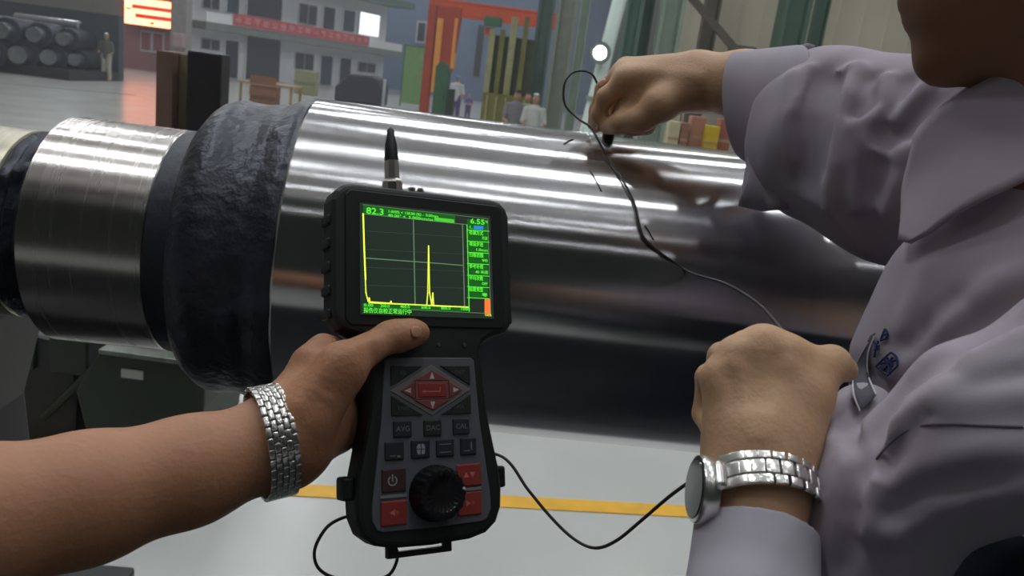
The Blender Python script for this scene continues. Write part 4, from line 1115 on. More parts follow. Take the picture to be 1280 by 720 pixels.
def bracelet(root, R, r1, r2, n, cols, thick, skip=lambda p: False, fill=0.94, f=None, gap=0.0006):
    """cols: (axial centre, axial width, half-step shift)"""
    angs, step = even_angles(r1, r2, n)
    K = 72
    if f is not None:
        dsp = []
        for i in range(K):
            p, t, nn = ring_pt(R, r1, r2, 2 * math.pi * i / K)
            best = -9
            for s in (-0.7, 0, 0.7):
                q = p + R[1] * s * max(abs(c_[0]) + c_[1] / 2 for c_ in cols); u = 0.0
                for _ in range(8):
                    u -= (float(f((q + nn * u)[None])[0]) - thick / 2 - gap)
                best = u if best == -9 else best + u
            dsp.append(best / 3)
        dsp = np.array(dsp)
        for _ in range(6):
            dsp = 0.5 * dsp + 0.25 * (np.roll(dsp, 1) + np.roll(dsp, -1))
        dsp = np.concatenate([dsp, dsp[:1]])
        out = lambda phi: float(np.interp((phi % (2 * math.pi)) / (2 * math.pi) * K, np.arange(K + 1), dsp))
    else:
        out = lambda phi: 0.0
    meshes = {}
    for (ac, aw, shf) in cols:
        me = meshes.setdefault(round(aw, 5), None)
        if me is None:
            me = box_mesh('link', step * fill, aw * 0.97, thick, min(step, aw, thick) * 0.22); me.materials.append(M_steel); meshes[round(aw, 5)] = me
        for i in range(n):
            phi = angs[i] + (shf * 2 * math.pi / n)
            if skip(phi % (2 * math.pi)): continue
            p, t, nn = ring_pt(R, r1, r2, phi)
            pa, _, na = ring_pt(R, r1, r2, phi - 0.05); pb, _, nb_ = ring_pt(R, r1, r2, phi + 0.05)
            t = nrm((pb + nb_ * out(phi + 0.05)) - (pa + na * out(phi - 0.05))); p = p + nn * out(phi); nn = nrm(np.cross(t, R[1]))
            o = bpy.data.objects.new('link', me); link(o, root)
            o.matrix_world = frame(p + R[1] * ac, t, R[1], nn)
    # flexible liner that holds the links together
    vs, fs = [], []
    w = max(abs(c[0]) + c[1] / 2 for c in cols) * 0.96
    for i in range(K):
        p, t, nn = ring_pt(R, r1, r2, 2 * math.pi * i / K); p = p + nn * (out(2 * math.pi * i / K) - thick * 0.42)
        for (s, q) in ((-w, 0), (w, 0), (w, thick * 0.5), (-w, thick * 0.5)):
            vs.append(p + R[1] * s + nn * q)
    for i in range(K):
        j = (i + 1) % K
        for a in range(4):
            b = (a + 1) % 4
            fs.append((i * 4 + a, j * 4 + a, j * 4 + b, i * 4 + b))
    new('liner', np_mesh('liner', np.array(vs), np.array(fs)), M_steel2, root)
fa = nrm(WR1 - at(235, 588, 0.44))
wax = nrm(at(358, 549, 0.478) - at(322, 557, 0.468))
wt1 = thing('wristwatch', 'polished steel link bracelet watch on the wrist holding the tester', 'watch', (0, 0, 0))
RC1 = at(341, 556, 0.470)
R1 = ring_frame(RC1, wax, (0, 0, 1))
bracelet(wt1, R1, 0.0312, 0.0305, 30, [(-0.0076, 0.0036, 0), (-0.0038, 0.0036, 0.5), (0, 0.0036, 0), (0.0038, 0.0036, 0.5), (0.0076, 0.0036, 0)], 0.0026, f=hand1)
# ================================================================ the second worker
M_skin2 = mat('skin_light', (196, 156, 122), rough=0.5, var=0.07, vscale=16, bump=0.08, bscale=260, sss=0.08, spec=0.35)
per = thing('person', 'worker in grey lilac overalls at right bending over the roll', 'person', (0, 0, 0))
# near left hand, back towards us
WR2 = at(950, 578, 0.418)
fo2 = chain([(at(925, 900, 0.31), 0.032), (at(938, 720, 0.378), 0.0255), (at(948, 610, 0.412), 0.0262), (at(950, 560, 0.424), 0.0262)], 0.012)
kn2 = {'i': at(987, 447, 0.446), 'm': at(954, 433, 0.450), 'r': at(921, 447, 0.447), 'l': at(900, 474, 0.442)}
pal2 = union([rcone(at(972, 560, 0.424), 0.0185, kn2['i'], 0.0128), rcone(at(956, 560, 0.424), 0.020, kn2['m'], 0.0130),
              rcone(at(938, 560, 0.424), 0.020, kn2['r'], 0.0122), rcone(at(922, 556, 0.424), 0.0165, kn2['l'], 0.0110)], 0.012)
def curl(k, r, dx, L=(0.034, 0.024, 0.018)):
    a = kn2[k]
    b = a + np.array([dx * 0.3, L[0] * 0.90, -L[0] * 0.30]); c = b + np.array([dx * 0.2, -L[1] * 0.10, -L[1] * 0.98]); d = c + np.array([0, -L[2] * 0.98, -L[2] * 0.1])
    return chain([(a, r), (b, r * 0.86), (c, r * 0.78), (d, r * 0.66)], 0.004)
fin2 = [curl('i', 0.0108, -0.004), curl('m', 0.0110, -0.002), curl('r', 0.0105, 0.002), curl('l', 0.0094, 0.006)]
th2 = chain([(at(985, 540, 0.428), 0.019), (at(1006, 494, 0.437), 0.0155), (at(1026, 462, 0.447), 0.0108), (at(1040, 455, 0.452), 0.0096), (at(1056, 462, 0.468), 0.0080)], 0.008)
def hand2_base(P):
    d = smin(fo2(P), pal2(P), 0.018)
    fg = fin2[0](P)
    for g in fin2[1:]:
        fg = np.minimum(fg, g(P))
    d = smin(d, fg, 0.006)
    return smin(d, th2(P), 0.012)
kf = []
for k, (x, y) in {'i': (984, 445), 'm': (951, 430), 'r': (919, 446), 'l': (898, 474)}.items():
    p = trace(hand2_base, x, y + 6)
    kf.append(([p, p + np.array([0, 0.004, 0.006])], 0.0024, 0.0075))
for (a, b) in (((984, 455), (962, 545)), ((951, 442), (950, 545)), ((920, 458), (938, 545))):
    kf.append(([trace(hand2_base, a[0] + (b[0] - a[0]) * t, a[1] + (b[1] - a[1]) * t) for t in (0, .35, .7, 1)], 0.0010, 0.004))
for (a, b) in (((968, 452), (958, 500)), ((936, 448), (942, 500)), ((910, 466), (924, 505))):
    kf.append(([trace(hand2_base, a[0] + (b[0] - a[0]) * t, a[1] + (b[1] - a[1]) * t) for t in (0, .5, 1)], -0.0014, 0.006))
hand2 = folded(hand2_base, kf)
# far right hand on the roll
fo3 = chain([(at(1160, 170, 0.72), 0.044), (at(1010, 120, 0.83), 0.039), (at(930, 106, 0.895), 0.0345), (at(882, 103, 0.925), 0.0315)], 0.012)
k3 = {'i': at(783, 100, 0.935), 'm': at(779, 92, 0.955), 'r': at(783, 86, 0.974), 'l': at(792, 86, 0.990)}
pal3 = union([rcone(at(862, 106, 0.930), 0.026, k3['i'], 0.0150), rcone(at(862, 100, 0.935), 0.026, k3['m'], 0.0140),
              rcone(at(862, 98, 0.94), 0.024, k3['r'], 0.0130), rcone(at(862, 100, 0.95), 0.020, k3['l'], 0.0118)], 0.016)
fin3 = [chain([(k3['i'], 0.0125), (at(757, 121, 0.938), 0.0102), (at(748, 143, 0.944), 0.0088), (at(744, 159, 0.952), 0.0070)], 0.005),
        chain([(k3['m'], 0.0122), (at(755, 112, 0.962), 0.0102), (at(746, 138, 0.972), 0.0088), (at(741, 156, 0.976), 0.0070)], 0.005),
        chain([(k3['r'], 0.0118), (at(766, 112, 0.985), 0.0098), (at(770, 140, 0.985), 0.0086), (at(782, 152, 0.975), 0.0072)], 0.005),
        chain([(k3['l'], 0.0108), (at(782, 114, 0.998), 0.0088), (at(792, 140, 0.992), 0.0078), (at(804, 152, 0.98), 0.0066)], 0.005)]
th3 = chain([(at(858, 112, 0.915), 0.022), (at(824, 132, 0.905), 0.0175), (at(800, 150, 0.908), 0.0128), (at(776, 154, 0.922), 0.0105), (at(759, 160, 0.938), 0.0080)], 0.010)
mid3 = [chain([(at(800, 118, 0.935), 0.016), (at(786, 138, 0.940), 0.0150), (at(790, 155, 0.944), 0.011)], 0.006), chain([(at(812, 138, 0.925), 0.012), (at(808, 156, 0.932), 0.0105), (at(792, 161, 0.938), 0.009)], 0.006)]
def hand3_base(P):
    d = smin(fo3(P), pal3(P), 0.018)
    fg = fin3[0](P)
    for g in fin3[1:] + mid3:
        fg = np.minimum(fg, g(P))
    d = smin(d, fg, 0.006)
    return smin(d, th3(P), 0.012)
hand3 = folded(hand3_base, [([trace(hand3_base, *p) for p in [(872, 96), (830, 90), (795, 88)]], 0.0018, 0.008)])
# head
tau = math.radians(21)
hf0 = nrm((-0.97, 0.22, 0)); hu0 = np.array([0, 0, 1.0]); hl = np.cross(hu0, hf0)
hf = hf0 * math.cos(tau) - hu0 * math.sin(tau); hu = hu0 * math.cos(tau) + hf0 * math.sin(tau)
chin = at(1180, 74, 0.60)
HC = chin - (hf * 0.078 - hu * 0.100)
HR = np.stack([hf, hl, hu], 1)
def H(a, b, c): return HC + HR @ np.array([a, b, c]) / 1000.0
def head_base():
    E = lambda c, r: ellipsoid(H(*c), np.array(r) / 1000.0, HR)
    g = union([E((-14, 0, 28), (98, 76, 88)), E((28, 0, -38), (62, 60, 76))], 0.03)
    jaw = union([rcone(H(76, 0, -98), 0.0185, H(10, 46, -72), 0.018), rcone(H(76, 0, -98), 0.0185, H(10, -46, -72), 0.018), rcone(H(62, 10, -94), 0.019, H(62, -10, -94), 0.019),
                 rcone(H(40, 0, -88), 0.03, H(0, 0, -80), 0.034)], 0.016)
    nose = union([rcone(H(86, 0, 12), 0.008, H(108, 0, -28), 0.0105), rcone(H(100, 11, -33), 0.0065, H(100, -11, -33), 0.0065)], 0.008)
    lips = union([rcone(H(91, 14, -57), 0.005, H(95, 0, -55), 0.0078), rcone(H(91, -14, -57), 0.005, H(95, 0, -55), 0.0078),
                  rcone(H(88, 13, -68), 0.0055, H(92, 0, -69), 0.0085), rcone(H(88, -13, -68), 0.0055, H(92, 0, -69), 0.0085)], 0.004)
    muz = E((74, 0, -60), (22, 30, 26))
    brow = union([rcone(H(84, 8, 18), 0.008, H(72, 42, 16), 0.008), rcone(H(84, -8, 18), 0.008, H(72, -42, 16), 0.008)], 0.008)
    ears = union([E((-12, 76, -8), (20, 7, 32)), E((-12, -76, -8), (20, 7, 32))], 0.004)
    neck = union([rcone(H(-30, 0, -70), 0.054, HC + np.array([0.06, -0.01, -0.215]), 0.062)], 0.02)
    sockets = union([E((84, 32, 2), (12, 14, 9)), E((84, -32, 2), (12, 14, 9))], 0.004)
    eyes = union([E((72, 31, 2), (12, 12, 11)), E((72, -31, 2), (12, 12, 11))], 0.002)
    def f(P):
        d = smin(g(P), jaw(P), 0.022); d = smin(d, muz(P), 0.02); d = smin(d, nose(P), 0.008); d = smin(d, brow(P), 0.012)
        d = -smin(-d, sockets(P), 0.010)
        d = smin(d, eyes(P), 0.003); d = smin(d, lips(P), 0.005); d = smin(d, ears(P), 0.006)
        return smin(d, neck(P), 0.03)
    return f
headf = head_base()
# core of the body inside the overalls
core = union([chain([(at(1345, 170, 0.62), 0.07), (at(1360, 330, 0.59), 0.075), (at(1370, 560, 0.58), 0.08), (np.array([0.47, 0.60, 1.0]), 0.08)], 0.05),
              chain([(at(1330, 190, 0.66), 0.07), (at(1180, 190, 0.71), 0.05), (at(1160, 170, 0.72), 0.044)], 0.03),
              chain([(at(1400, 300, 0.52), 0.05), (at(1440, 470, 0.43), 0.045), (at(1330, 700, 0.45), 0.040), (at(1180, 930, 0.40), 0.036), (at(925, 920, 0.31), 0.030)], 0.03)], 0.04)
sdf_obj('body', [(hand2, (0.03, 0.26, 1.25), (0.27, 0.56, 1.56), 0.0022), (hand3, (0.03, 0.74, 1.49), (0.44, 1.06, 1.72), 0.0025),
                 (headf, HC - np.array([0.16, 0.17, 0.26]), HC + np.array([0.22, 0.17, 0.16]), 0.004), (core, (0.08, 0.2, 0.9), (0.75, 0.85, 1.72), 0.010)], M_skin2, per)
bd_ = bpy.data.objects[[o.name for o in per.children if o.name.startswith('body')][0]].data
bd_.materials.append(mat('skin_face_shade', (132, 96, 72), rough=0.5, var=0.08, vscale=16, sss=0.05, spec=0.35))  # darker head skin, the shade on the face put into the colour
cen = np.empty(len(bd_.polygons) * 3, np.float32); bd_.polygons.foreach_get('center', cen); cen = cen.reshape(-1, 3)
bd_.polygons.foreach_set('material_index', ((np.linalg.norm(cen - HC, axis=1) < 0.24) & (cen[:, 0] > HC[0] - 0.16) & (cen[:, 2] > HC[2] - 0.2)).astype(np.int32))
hairf0 = union([ellipsoid(H(-18, 0, 36), np.array((101, 81, 90)) / 1000, HR)], 0.01)
def hairf(P):
    L = (P - HC) @ HR
    cut = np.maximum(L[:, 0] - 0.062, -(L[:, 2] + 0.045 - np.clip(-L[:, 0], -0.06, 0.09) * 0.0 - np.clip(L[:, 0] + 0.02, 0, 0.1) * 1.25))
    return np.maximum(hairf0(P), cut)
sdf_obj('hair', [(hairf, HC - np.array([0.16, 0.17, 0.16]), HC + np.array([0.18, 0.17, 0.18]), 0.004)], mat('hair_black', (22, 19, 18), rough=0.5, bump=0.4, bscale=160, stretch=(1, 1, 6)), per)
nail(hand3, 745, 160, (-0.2, 0.3, -0.9), per, 0.006, 0.0045)
nail(hand3, 752, 104, (-0.6, 0.2, -0.5), per, 0.006, 0.0045)

# ---------------------------------------------------------------- overalls
M_cloth = mat('overall_grey_lilac', (168, 159, 169), rough=0.85, var=0.05, vscale=18, bump=0.06, bscale=1400, spec=0.2)
torso = chain([(at(1350, 175, 0.60), 0.092), (at(1399, 330, 0.575), 0.119), (at(1384, 470, 0.555), 0.168), (at(1400, 640, 0.57), 0.170), (np.array([0.47, 0.60, 1.0]), 0.16)], 0.02, ((0.25, 1, 0), 1.75))
fsl_ = chain([(at(935, 134, 0.875), 0.047), (at(985, 150, 0.862), 0.043), (at(1018, 160, 0.826), 0.066), (at(1045, 172, 0.80), 0.078), (at(1140, 205, 0.74), 0.087), (at(1290, 215, 0.66), 0.098)], 0.03)
fcut = at(976, 150, 0.855); fdir = nrm(at(1045, 172, 0.80) - at(965, 156, 0.848))
fsl = lambda P: np.maximum(fsl_(P), (fcut - P) @ fdir)
nsh = chain([(at(1520, 330, 0.50), 0.085), (at(1520, 430, 0.42), 0.070), (at(1400, 492, 0.375), 0.054), (at(1240, 540, 0.375), 0.0405), (at(1122, 612, 0.392), 0.031), (at(1092, 690, 0.400), 0.0285), (at(1080, 820, 0.39), 0.030)], 0.03)
nfl = chain([(at(1053, 585, 0.425), 0.016), (at(1036, 660, 0.412), 0.017), (at(1040, 760, 0.40), 0.022)], 0.012)
nfl2 = chain([(at(1082, 515, 0.485), 0.020), (at(1050, 560, 0.445), 0.016), (at(1044, 590, 0.43), 0.016)], 0.012)
nup = chain([(at(1440, 470, 0.43), 0.06), (at(1330, 700, 0.45), 0.055), (at(1180, 930, 0.40), 0.05), (at(960, 960, 0.32), 0.042)], 0.03)
shirt0 = lambda P: smin(smin(smin(smin(torso(P), nup(P), 0.02), fsl(P), 0.035), nsh(P), 0.012), smin(nfl(P), nfl2(P), 0.012), 0.028)
FOLDS = [
    ([(1012, 84), (1004, 110), (990, 140)], 0.004, 0.006), ([(1045, 88), (1030, 118), (1022, 150)], 0.0045, 0.007), ([(1060, 170), (1068, 215), (1072, 262)], 0.004, 0.007), ([(1080, 170), (1100, 188), (1125, 196)], 0.0045, 0.008),
    ([(1092, 175), (1110, 182)], -0.004, 0.006), ([(1040, 262), (1058, 285), (1085, 312)], 0.004, 0.007), ([(1015, 190), (1012, 235)], -0.004, 0.008),
    ([(1250, 350), (1205, 385), (1160, 425), (1120, 470)], 0.0045, 0.007), ([(1280, 372), (1230, 402), (1185, 430), (1150, 456)], -0.004, 0.007), ([(1160, 330), (1145, 370), (1128, 410)], 0.003, 0.009),
    ([(1280, 450), (1225, 465), (1175, 488), (1135, 520), (1110, 560)], 0.004, 0.0065), ([(1160, 515), (1128, 545), (1108, 585)], -0.004, 0.006), ([(1090, 600), (1100, 630), (1080, 668)], 0.004, 0.007), ([(1070, 640), (1062, 680), (1050, 715)], -0.004, 0.007),
    ([(1280, 610), (1220, 618), (1160, 635), (1115, 668)], 0.004, 0.008), ([(1066, 500), (1056, 530), (1040, 556)], -0.003, 0.004),
    # far sleeve
    ([(1067, 86), (1060, 118), (1053, 151), (1046, 205), (1039, 258)], 0.0085, 0.010), ([(1030, 100), (1018, 135), (1008, 175), (1000, 215)], -0.0080, 0.020),
    ([(1052, 95), (1038, 150), (1028, 210)], -0.004, 0.010), ([(1104, 100), (1113, 130), (1092, 150), (1068, 158)], 0.0080, 0.0085), ([(1088, 98), (1084, 118), (1072, 140)], -0.0070, 0.010),
    ([(1168, 100), (1142, 122), (1120, 150)], 0.0070, 0.0085), ([(1135, 100), (1128, 118), (1118, 132)], -0.006, 0.009), ([(1220, 90), (1190, 108), (1160, 130), (1135, 165)], -0.0085, 0.011),
    ([(1250, 92), (1216, 112), (1176, 140)], 0.004, 0.007), ([(1112, 162), (1108, 200), (1096, 240)], -0.005, 0.016), ([(1130, 180), (1120, 225), (1105, 262)], 0.005, 0.014), ([(990, 95), (984, 150), (990, 215)], 0.004, 0.010),
    ([(1075, 215), (1086, 262), (1096, 300)], -0.004, 0.014),
    # chest and pocket
    ([(1280, 392), (1210, 430), (1160, 452), (1122, 485), (1092, 535)], -0.010, 0.010), ([(1280, 420), (1205, 455), (1150, 480), (1115, 515), (1095, 560)], 0.006, 0.009),
    ([(1200, 378), (1165, 405), (1138, 436)], -0.005, 0.011), ([(1280, 340), (1225, 372), (1180, 402)], 0.004, 0.012), ([(1190, 462), (1150, 485), (1118, 520), (1100, 570)], -0.006, 0.008),
    ([(1280, 488), (1215, 492), (1165, 505), (1125, 530)], 0.004, 0.012), ([(1082, 470), (1074, 520), (1066, 560)], -0.005, 0.006), ([(1062, 470), (1052, 510), (1040, 550)], 0.003, 0.006),
    # near sleeve
    ([(1280, 560), (1200, 572), (1130, 600), (1090, 640)], 0.003, 0.012), ([(1240, 602), (1170, 612), (1120, 640)], -0.005, 0.012), ([(1085, 560), (1062, 600), (1060, 640)], -0.006, 0.007),
    ([(1075, 590), (1098, 615), (1100, 640)], -0.004, 0.007), ([(1280, 470), (1220, 480)], -0.003, 0.010),
]
folds3 = []
for (pl_, a, w) in FOLDS:
    pts = [trace(shirt0, *p) for p in pl_]
    folds3.append((pts, a * 1.9, w * 0.8))
shirt_f = folded(shirt0, folds3)
def shirt1(P):
    d = shirt_f(P)
    return d - 0.0014 * np.sin(P[:, 0] * 61 + 2 * np.sin(P[:, 2] * 33)) * np.sin(P[:, 2] * 47 + P[:, 1] * 38)
forearm_hole = rcone(at(700, 95, 1.05), 0.043, at(1020, 124, 0.825), 0.043)
sleeve_hole = rcone(at(900, 128, 0.90), 0.044, at(960, 142, 0.86), 0.044)
shirt2 = lambda P: np.maximum(np.maximum(shirt1(P), -forearm_hole(P)), -sleeve_hole(P))
shirt = sdf_obj('shirt', [(shirt2, (0.05, 0.2, 0.88), (0.74, 0.95, 1.73), 0.0034, 1, 1.6)], M_cloth, per)
z_shade = at(1260, 630, 0.45)[2]  # added dark shell over the lower torso for the shade under the sleeve
shade_f0 = lambda P: np.minimum(torso(P), nup(P)) - 0.009
shade_f = lambda P: np.maximum(shade_f0(P), P[:, 2] - z_shade + (P[:, 0] - 0.25) * 0.05)
sdf_obj('shade_shell', [(shade_f, (0.05, 0.2, 0.9), (0.74, 0.9, 1.5), 0.007)], mat('shade_navy', (34, 38, 48), rough=0.9, spec=0.15), per)
# near forearm cuff, shirt cloth with its brighter light put into the colour
cuf = union([chain([(at(922, 905, 0.305), 0.034), (at(940, 735, 0.374), 0.0292), (at(946, 655, 0.400), 0.0280), (at(948, 610, 0.412), 0.0275)], 0.02)], 0.01)
cax = nrm(at(950, 545, 0.438) - at(942, 690, 0.384)); ctop = at(947, 633, 0.3775)
cuf2 = lambda P: np.maximum(cuf(P), (P - ctop) @ cax)
sdf_obj('cuff', [(cuf2, (0.02, 0.26, 1.22), (0.22, 0.48, 1.46), 0.0016)], mat('cuff_lit_lilac', (176, 170, 180), rough=0.85, var=0.03, vscale=20, bump=0.05, bscale=1400, spec=0.2), shirt)
# opened cuff of the far sleeve
def solid(o, t, off=0.0, sub=0):
    md = o.modifiers.new('solid', 'SOLIDIFY'); md.thickness = t; md.offset = off
    if sub:
        m2 = o.modifiers.new('sub', 'SUBSURF'); m2.levels = sub; m2.render_levels = sub
    return o
def grid_mesh(rows, closed=False):
    R_, C_ = len(rows), len(rows[0])
    vs = np.array([p for r in rows for p in r]); fs = []
    for i in range(R_ - 1):
        for j in range(C_ if closed else C_ - 1):
            k = (j + 1) % C_
            fs.append((i * C_ + j, i * C_ + k, (i + 1) * C_ + k, (i + 1) * C_ + j))
    return np_mesh('cloth', vs, np.array(fs))
rt0, rb0, rt1, rb1 = at(919, 69, 0.895), at(930, 196, 0.893), at(1000, 60, 0.832), at(950, 208, 0.838)
cdir = nrm(0.5 * (rt1 + rb1) - 0.5 * (rt0 + rb0)); cz0 = nrm((-0.55, -0.83, 0)); cz1 = nrm((-0.06, -1.0, 0))
rows_ = []
for i in range(9):
    t = i / 8
    tp = rt0 + (rt1 - rt0) * t; bt = rb0 + (rb1 - rb0) * t
    c = 0.5 * (tp + bt); v = 0.5 * (tp - bt); rh = 0.047 + 0.031 * t
    rows_.append([c + v * math.cos(2 * math.pi * j / 44) + nrm(cz0 + (cz1 - cz0) * t) * rh * math.sin(2 * math.pi * j / 44) + cdir * 0.004 * math.sin(3 * math.pi * j / 22) * t for j in range(44)])
o = new('open_cuff', grid_mesh(rows_, True), M_cloth, shirt); solid(o, 0.0035, 1.0, 1)
def slab(name, poly, Y, th, m, parent, bulge=0.0):
    P = [at(x, y, Yq) for (x, y, Yq) in [(p[0], p[1], p[2] if len(p) > 2 else Y) for p in poly]]
    bm = bmesh.new(); vs = [bm.verts.new(p) for p in P]; bm.faces.new(vs)
    bmesh.ops.triangulate(bm, faces=bm.faces[:])
    bmesh.ops.subdivide_edges(bm, edges=bm.edges[:], cuts=2, use_grid_fill=True)
    me = bpy.data.meshes.new(name); bm.to_mesh(me); bm.free()
    o = new(name, me, m, parent, True); solid(o, th, 0.0)
    return o
slab('cuff_tail', [(942, 165, .800), (962, 160, .792), (980, 190, .776), (988, 226, .768), (984, 262, .766), (952, 264, .778), (924, 258, .792), (931, 226, .798), (940, 196, .80)], 0.84, 0.004, M_cloth, shirt)
slab('cuff_tab', [(984, 62, .85), (1010, 54, .84), (1019, 57, .838), (1015, 67, .838), (990, 76, .845)], 0.84, 0.004, M_cloth, shirt)
# collar, stitched pocket strip, embroidery, seams
def patch(name, A, B, nu, nv, off, th, m, f=None, lift=None, toward=False):
    f = f or shirt1
    def samp(pl_, t):
        L = [0]
        for a, b in zip(pl_[:-1], pl_[1:]): L.append(L[-1] + math.hypot(b[0] - a[0], b[1] - a[1]))
        return (np.interp(t * L[-1], L, [p[0] for p in pl_]), np.interp(t * L[-1], L, [p[1] for p in pl_]))
    rows = []
    for i in range(nu):
        a = samp(A, i / (nu - 1)); b = samp(B, i / (nu - 1)); r_ = []
        for j in range(nv):
            t = j / (nv - 1)
            p = trace(f, a[0] + (b[0] - a[0]) * t, a[1] + (b[1] - a[1]) * t)
            n = nrm(CAM - p) if toward else grad(f, p, 0.008)
            r_.append(p + n * (off + (lift(i / (nu - 1), t) if lift else 0)))
        rows.append(r_)
    G = np.array(rows)
    for _ in range(3):
        G[1:-1, 1:-1] = 0.5 * G[1:-1, 1:-1] + 0.125 * (G[2:, 1:-1] + G[:-2, 1:-1] + G[1:-1, 2:] + G[1:-1, :-2])
    o = new(name, grid_mesh(G), m, shirt); solid(o, th, 0.0)
    return o
col_o = patch('collar', [(1282, 84), (1235, 112), (1195, 138), (1172, 158), (1163, 172), (1157, 205), (1150, 245), (1146, 280), (1140, 309)],
              [(1330, 180), (1320, 200), (1300, 225), (1285, 238), (1262, 250), (1232, 264), (1200, 282), (1172, 301), (1150, 311)], 26, 14, 0.008, 0.004, M_cloth, (lambda P: smin(torso(P), fsl_(P), 0.08)),
              lift=lambda i, j: 0.004 * math.sin(i * math.pi) + 0.003)
def cord(name, pl_, r, m, off=0.001, f=None, n=6, parent=None, toward=False):
    f = f or shirt1
    P = [(pl_[0][0] * 1.0, pl_[0][1] * 1.0)]
    q = spline([np.array([a, b, 0.0]) for a, b in pl_], n)
    pts = []
    for p in q:
        w = trace(f, p[0], p[1]); pts.append(w + (nrm(CAM - w) if toward else grad(f, w, 0.004)) * off)
    return MB().tube(pts, r, 6).build(name, m, parent or shirt, smooth=True)
M_stitch = mat('stitch_white', (206, 204, 208), rough=0.8)
M_seam = mat('seam_dark', (92, 88, 96), rough=0.9)
M_strip = mat('pocket_strip_dark', (82, 80, 88), rough=0.85, bump=0.05, bscale=1400)
patch('pocket_strip', [(1088, 420), (1076, 444), (1068, 468), (1068, 492), (1076, 514)], [(1094, 416), (1084, 440), (1084, 466), (1088, 482), (1095, 494)], 12, 6, 0.0045, 0.0010, M_strip, shirt0, None, True)
cord('stitch_line', [(1085, 428), (1075, 446), (1067, 468), (1067, 492), (1075, 514)], 0.0006, M_stitch, 0.0054, shirt0, toward=True)
cord('stitch_line', [(1093, 420), (1085, 442), (1085, 468), (1095, 493)], 0.0006, M_stitch, 0.0054, shirt0, toward=True)
cord('seam', [(1096, 574), (1110, 557), (1128, 541), (1150, 533), (1185, 530), (1230, 532), (1279, 534)], 0.0006, M_seam, 0.0003)
fcol = lambda P: smin(torso(P), fsl_(P), 0.08)
for k in range(9):
    x0, y0 = np.interp(k, [0, 4, 8], [1169, 1163, 1156]), 182 + k * 12.5
    cord('collar_stitch', [(x0 - 2, y0), (x0 + 9, y0 + 1)], 0.0011, M_cloth, 0.0128, fcol, 3, col_o)
M_emb = mat('embroidery_blue', (40, 46, 104), rough=0.7)
def e(X, Y): return (1000 + X / 4.5, 380 + Y / 4.5)
def stroke(*pp):
    return cord('embroidery', [e(*p) for p in pp], 0.0008, M_emb, 0.0022, n=3, toward=True)
for s in [((478, 140), (462, 180), (452, 205)), ((478, 140), (492, 168), (486, 196)), ((452, 205), (486, 196)), ((466, 172), (490, 170)), ((412, 212), (446, 236)), ((440, 206), (424, 262), (418, 300)), ((418, 262), (440, 252)),
          ((428, 352), (470, 308), (512, 272)), ((512, 272), (544, 300), (546, 350)), ((546, 350), (494, 402)), ((494, 402), (428, 352)), ((470, 308), (500, 352), (504, 400)), ((446, 336), (496, 330), (540, 316)), ((520, 300), (488, 350), (466, 376)), ((482, 292), (520, 350))]:
    stroke(*s)
# trousers and shoes down to the platform
trz = union([chain([(np.array([0.44, 0.50, 1.0]), 0.125), (np.array([0.44, 0.47, 0.58]), 0.088), (np.array([0.46, 0.46, 0.20]), 0.075)], 0.03),
             chain([(np.array([0.45, 0.66, 1.0]), 0.125), (np.array([0.44, 0.70, 0.58]), 0.088), (np.array([0.46, 0.72, 0.20]), 0.075)], 0.03)], 0.05)
sdf_obj('trousers', [(trz, (0.25, 0.3, 0.1), (0.68, 0.9, 1.2), 0.012)], mat('trouser_navy', (38, 42, 56), rough=0.9, spec=0.2), per)
for yy in (0.46, 0.72):
    shf = union([chain([(np.array([0.50, yy, 0.145]), 0.042), (np.array([0.40, yy, 0.140]), 0.042), (np.array([0.30, yy, 0.132]), 0.034)], 0.02)], 0.01)
    sh2 = lambda P, shf=shf: np.maximum(shf(P), 0.102 - P[:, 2])
    sdf_obj('shoe', [(sh2, (0.2, yy - 0.08, 0.08), (0.6, yy + 0.08, 0.25), 0.008)], mat('shoe_black', (24, 23, 22), rough=0.4), per)
# watch on the near wrist
wt2 = thing('wristwatch', 'large steel watch with wide link bracelet on the hand before the shirt', 'watch', (0, 0, 0))
wx2 = nrm(at(936, 545, 0.440) - at(953, 690, 0.382))
en2 = nrm(np.array([0, -1.0, 0]) + wx2 * wx2[1])
R2 = ring_frame(at(948, 578, 0.388) - en2 * 0.030, wx2, (-1, 0, 0.05))
bracelet(wt2, R2, 0.0302, 0.0296, 26, [(-0.0072, 0.0056, 0.0), (0, 0.0084, 0.5), (0.0072, 0.0056, 0.0)], 0.0027, fill=0.95,
         skip=lambda p: p < 0.36 or p > 2 * math.pi - 0.36, f=hand2)
p, t, n = ring_pt(R2, 0.0345, 0.034, 0.0)
WM = frame(p - n * 0.0165 - R2[1] * 0.004, t, R2[1], n)
case = MB().lathe([(0.0150, -0.002), (0.0185, 0.0), (0.0192, 0.003), (0.0192, 0.006), (0.0180, 0.0085), (0.0165, 0.009)], 48, M=WM).build('case', M_steel, wt2, smooth=True)
MB().lathe([(0.0163, 0.0088), (0.0160, 0.0096), (0.0002, 0.0098)], 48, M=WM).build('crystal', mat('watch_crystal', (36, 38, 40), rough=0.08), wt2, smooth=True)
for s in (-1, 1):
    MB().box((s * 0.016 - 0.004, -0.008, -0.003), (s * 0.016 + 0.005, 0.008, 0.004), WM).build('lug', M_steel, wt2, bevel=0.0028)
MB().lathe([(0.0022, 0.0192), (0.0026, 0.0200), (0.0026, 0.0225), (0.0018, 0.0230)], 14, M=WM @ Matrix.Rotation(math.radians(90), 4, 'X')).build('crown', M_steel, wt2, smooth=True)

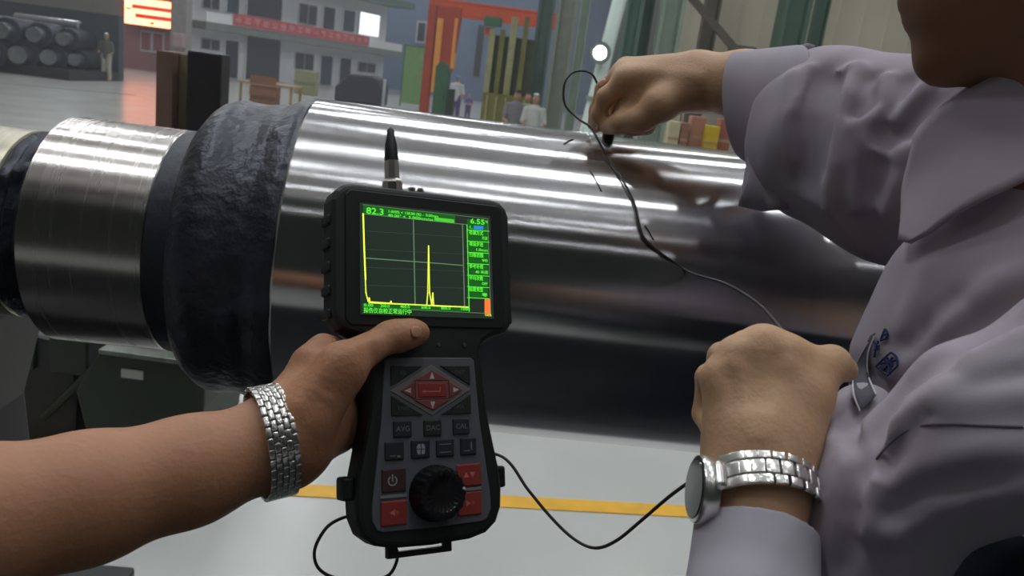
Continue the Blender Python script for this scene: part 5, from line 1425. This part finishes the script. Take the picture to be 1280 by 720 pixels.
# ================================================================ probe and cable
pr_c, pr_n = roll_top(0.088, 80)
pr = thing('probe', 'small black probe pressed on the roll under the fingertips', 'probe', tuple(pr_c))
Pm = frame((0, 0, 0), nrm(AX - pr_n * (AX @ pr_n)), np.cross(pr_n, nrm(AX - pr_n * (AX @ pr_n))), pr_n)
MB().lathe([(0.0068, 0.0006), (0.0072, 0.0012), (0.0072, 0.012), (0.0060, 0.0140), (0.0034, 0.0150)], 24, M=Pm).build('housing', mat('probe_black', (24, 24, 26), rough=0.35), pr, smooth=True)
MB().lathe([(0.0070, 0.0), (0.0070, 0.0008)], 24, M=Pm).build('wear_face', M_steel2, pr)
MB().lathe([(0.0032, 0.0150), (0.0034, 0.0200), (0.0022, 0.0212)], 12, M=Pm).build('plug', mat('nickel', (190, 186, 178)), pr, smooth=True)
M_cable = mat('cable_grey', (52, 48, 44), rough=0.4, var=0.15, vscale=80)
tip = pr_c + pr_n * 0.020
cab = thing('probe_cable', 'thin grey probe cable looping from the probe past the hand to the tester', 'cable', (0, 0, 0))
def on_roll(x, y, off=0.003):
    d = ray(x, y)
    w = CAM - A0; dx = d - AX * (d @ AX); wx = w - AX * (w @ AX)
    a = dx @ dx; b = 2 * dx @ wx; c = wx @ wx - (0.195 + off) ** 2
    D = b * b - 4 * a * c
    t = (-b - math.sqrt(max(D, 0))) / (2 * a)
    return CAM + d * t
seg1 = [tip, at(748, 108, 0.97), at(737, 91, 0.965), at(718, 90, 0.96), at(706, 104, 0.955), at(706, 130, 0.95), at(722, 148, 0.945), at(737, 158, 0.938), at(746, 172, 0.925),
        on_roll(760, 198), on_roll(778, 225), on_roll(793, 254), on_roll(799, 280), on_roll(806, 299), on_roll(828, 318), on_roll(862, 340, .008), at(905, 354, .72), at(942, 375, .64), at(966, 398, .56), at(982, 420, .49), at(994, 434, .468)]
MB().tube(spline(seg1, 8), 0.0013, 8).build('upper_run', M_cable, cab, smooth=True)
MB().tube(spline([at(981, 419, .492), at(990, 429, .472), at(1008, 443, .458)], 6), [0.0022] * 13, 10).build('strain_relief', mat('relief_grey', (96, 88, 80), rough=0.4), cab, smooth=True)
seg2 = [at(905, 575, .462), at(888, 588, .46), at(864, 601, .462), at(835, 622, .475), at(800, 652, .49), at(770, 676, .50), at(744, 685, .51), at(718, 674, .52), at(690, 648, .53), at(660, 612, .54), at(628, 571, .555), dev(40, -140, -34)]
MB().tube(spline(seg2, 8), 0.0012, 8).build('lower_run', M_cable, cab, smooth=True)
seg3 = [dev(-40, -178, -32), at(418, 652, .50), at(402, 668, .49), at(393, 690, .485), at(398, 710, .485), at(418, 722, .485), at(455, 727, .49), at(484, 720, .495), at(495, 704, .50), at(496, 688, .505), dev(-26, -196, -22)]
MB().tube(spline(seg3, 8), 0.0012, 8).build('slack_loop', M_cable, cab, smooth=True)

M_mark = mat('marker_ink', (40, 38, 38), rough=0.6)
inv = RM.inverted()
for pl_ in ([(738, 214), (745, 226), (752, 239)], [(705, 180), (711, 176), (716, 174)], [(806, 282), (812, 291), (817, 300)]):
    pts = [inv @ Vector(on_roll(x, y, 0.0003)) for x, y in pl_]
    MB().tube(pts, 0.0009, 5).build('ink_mark', M_mark, roll)
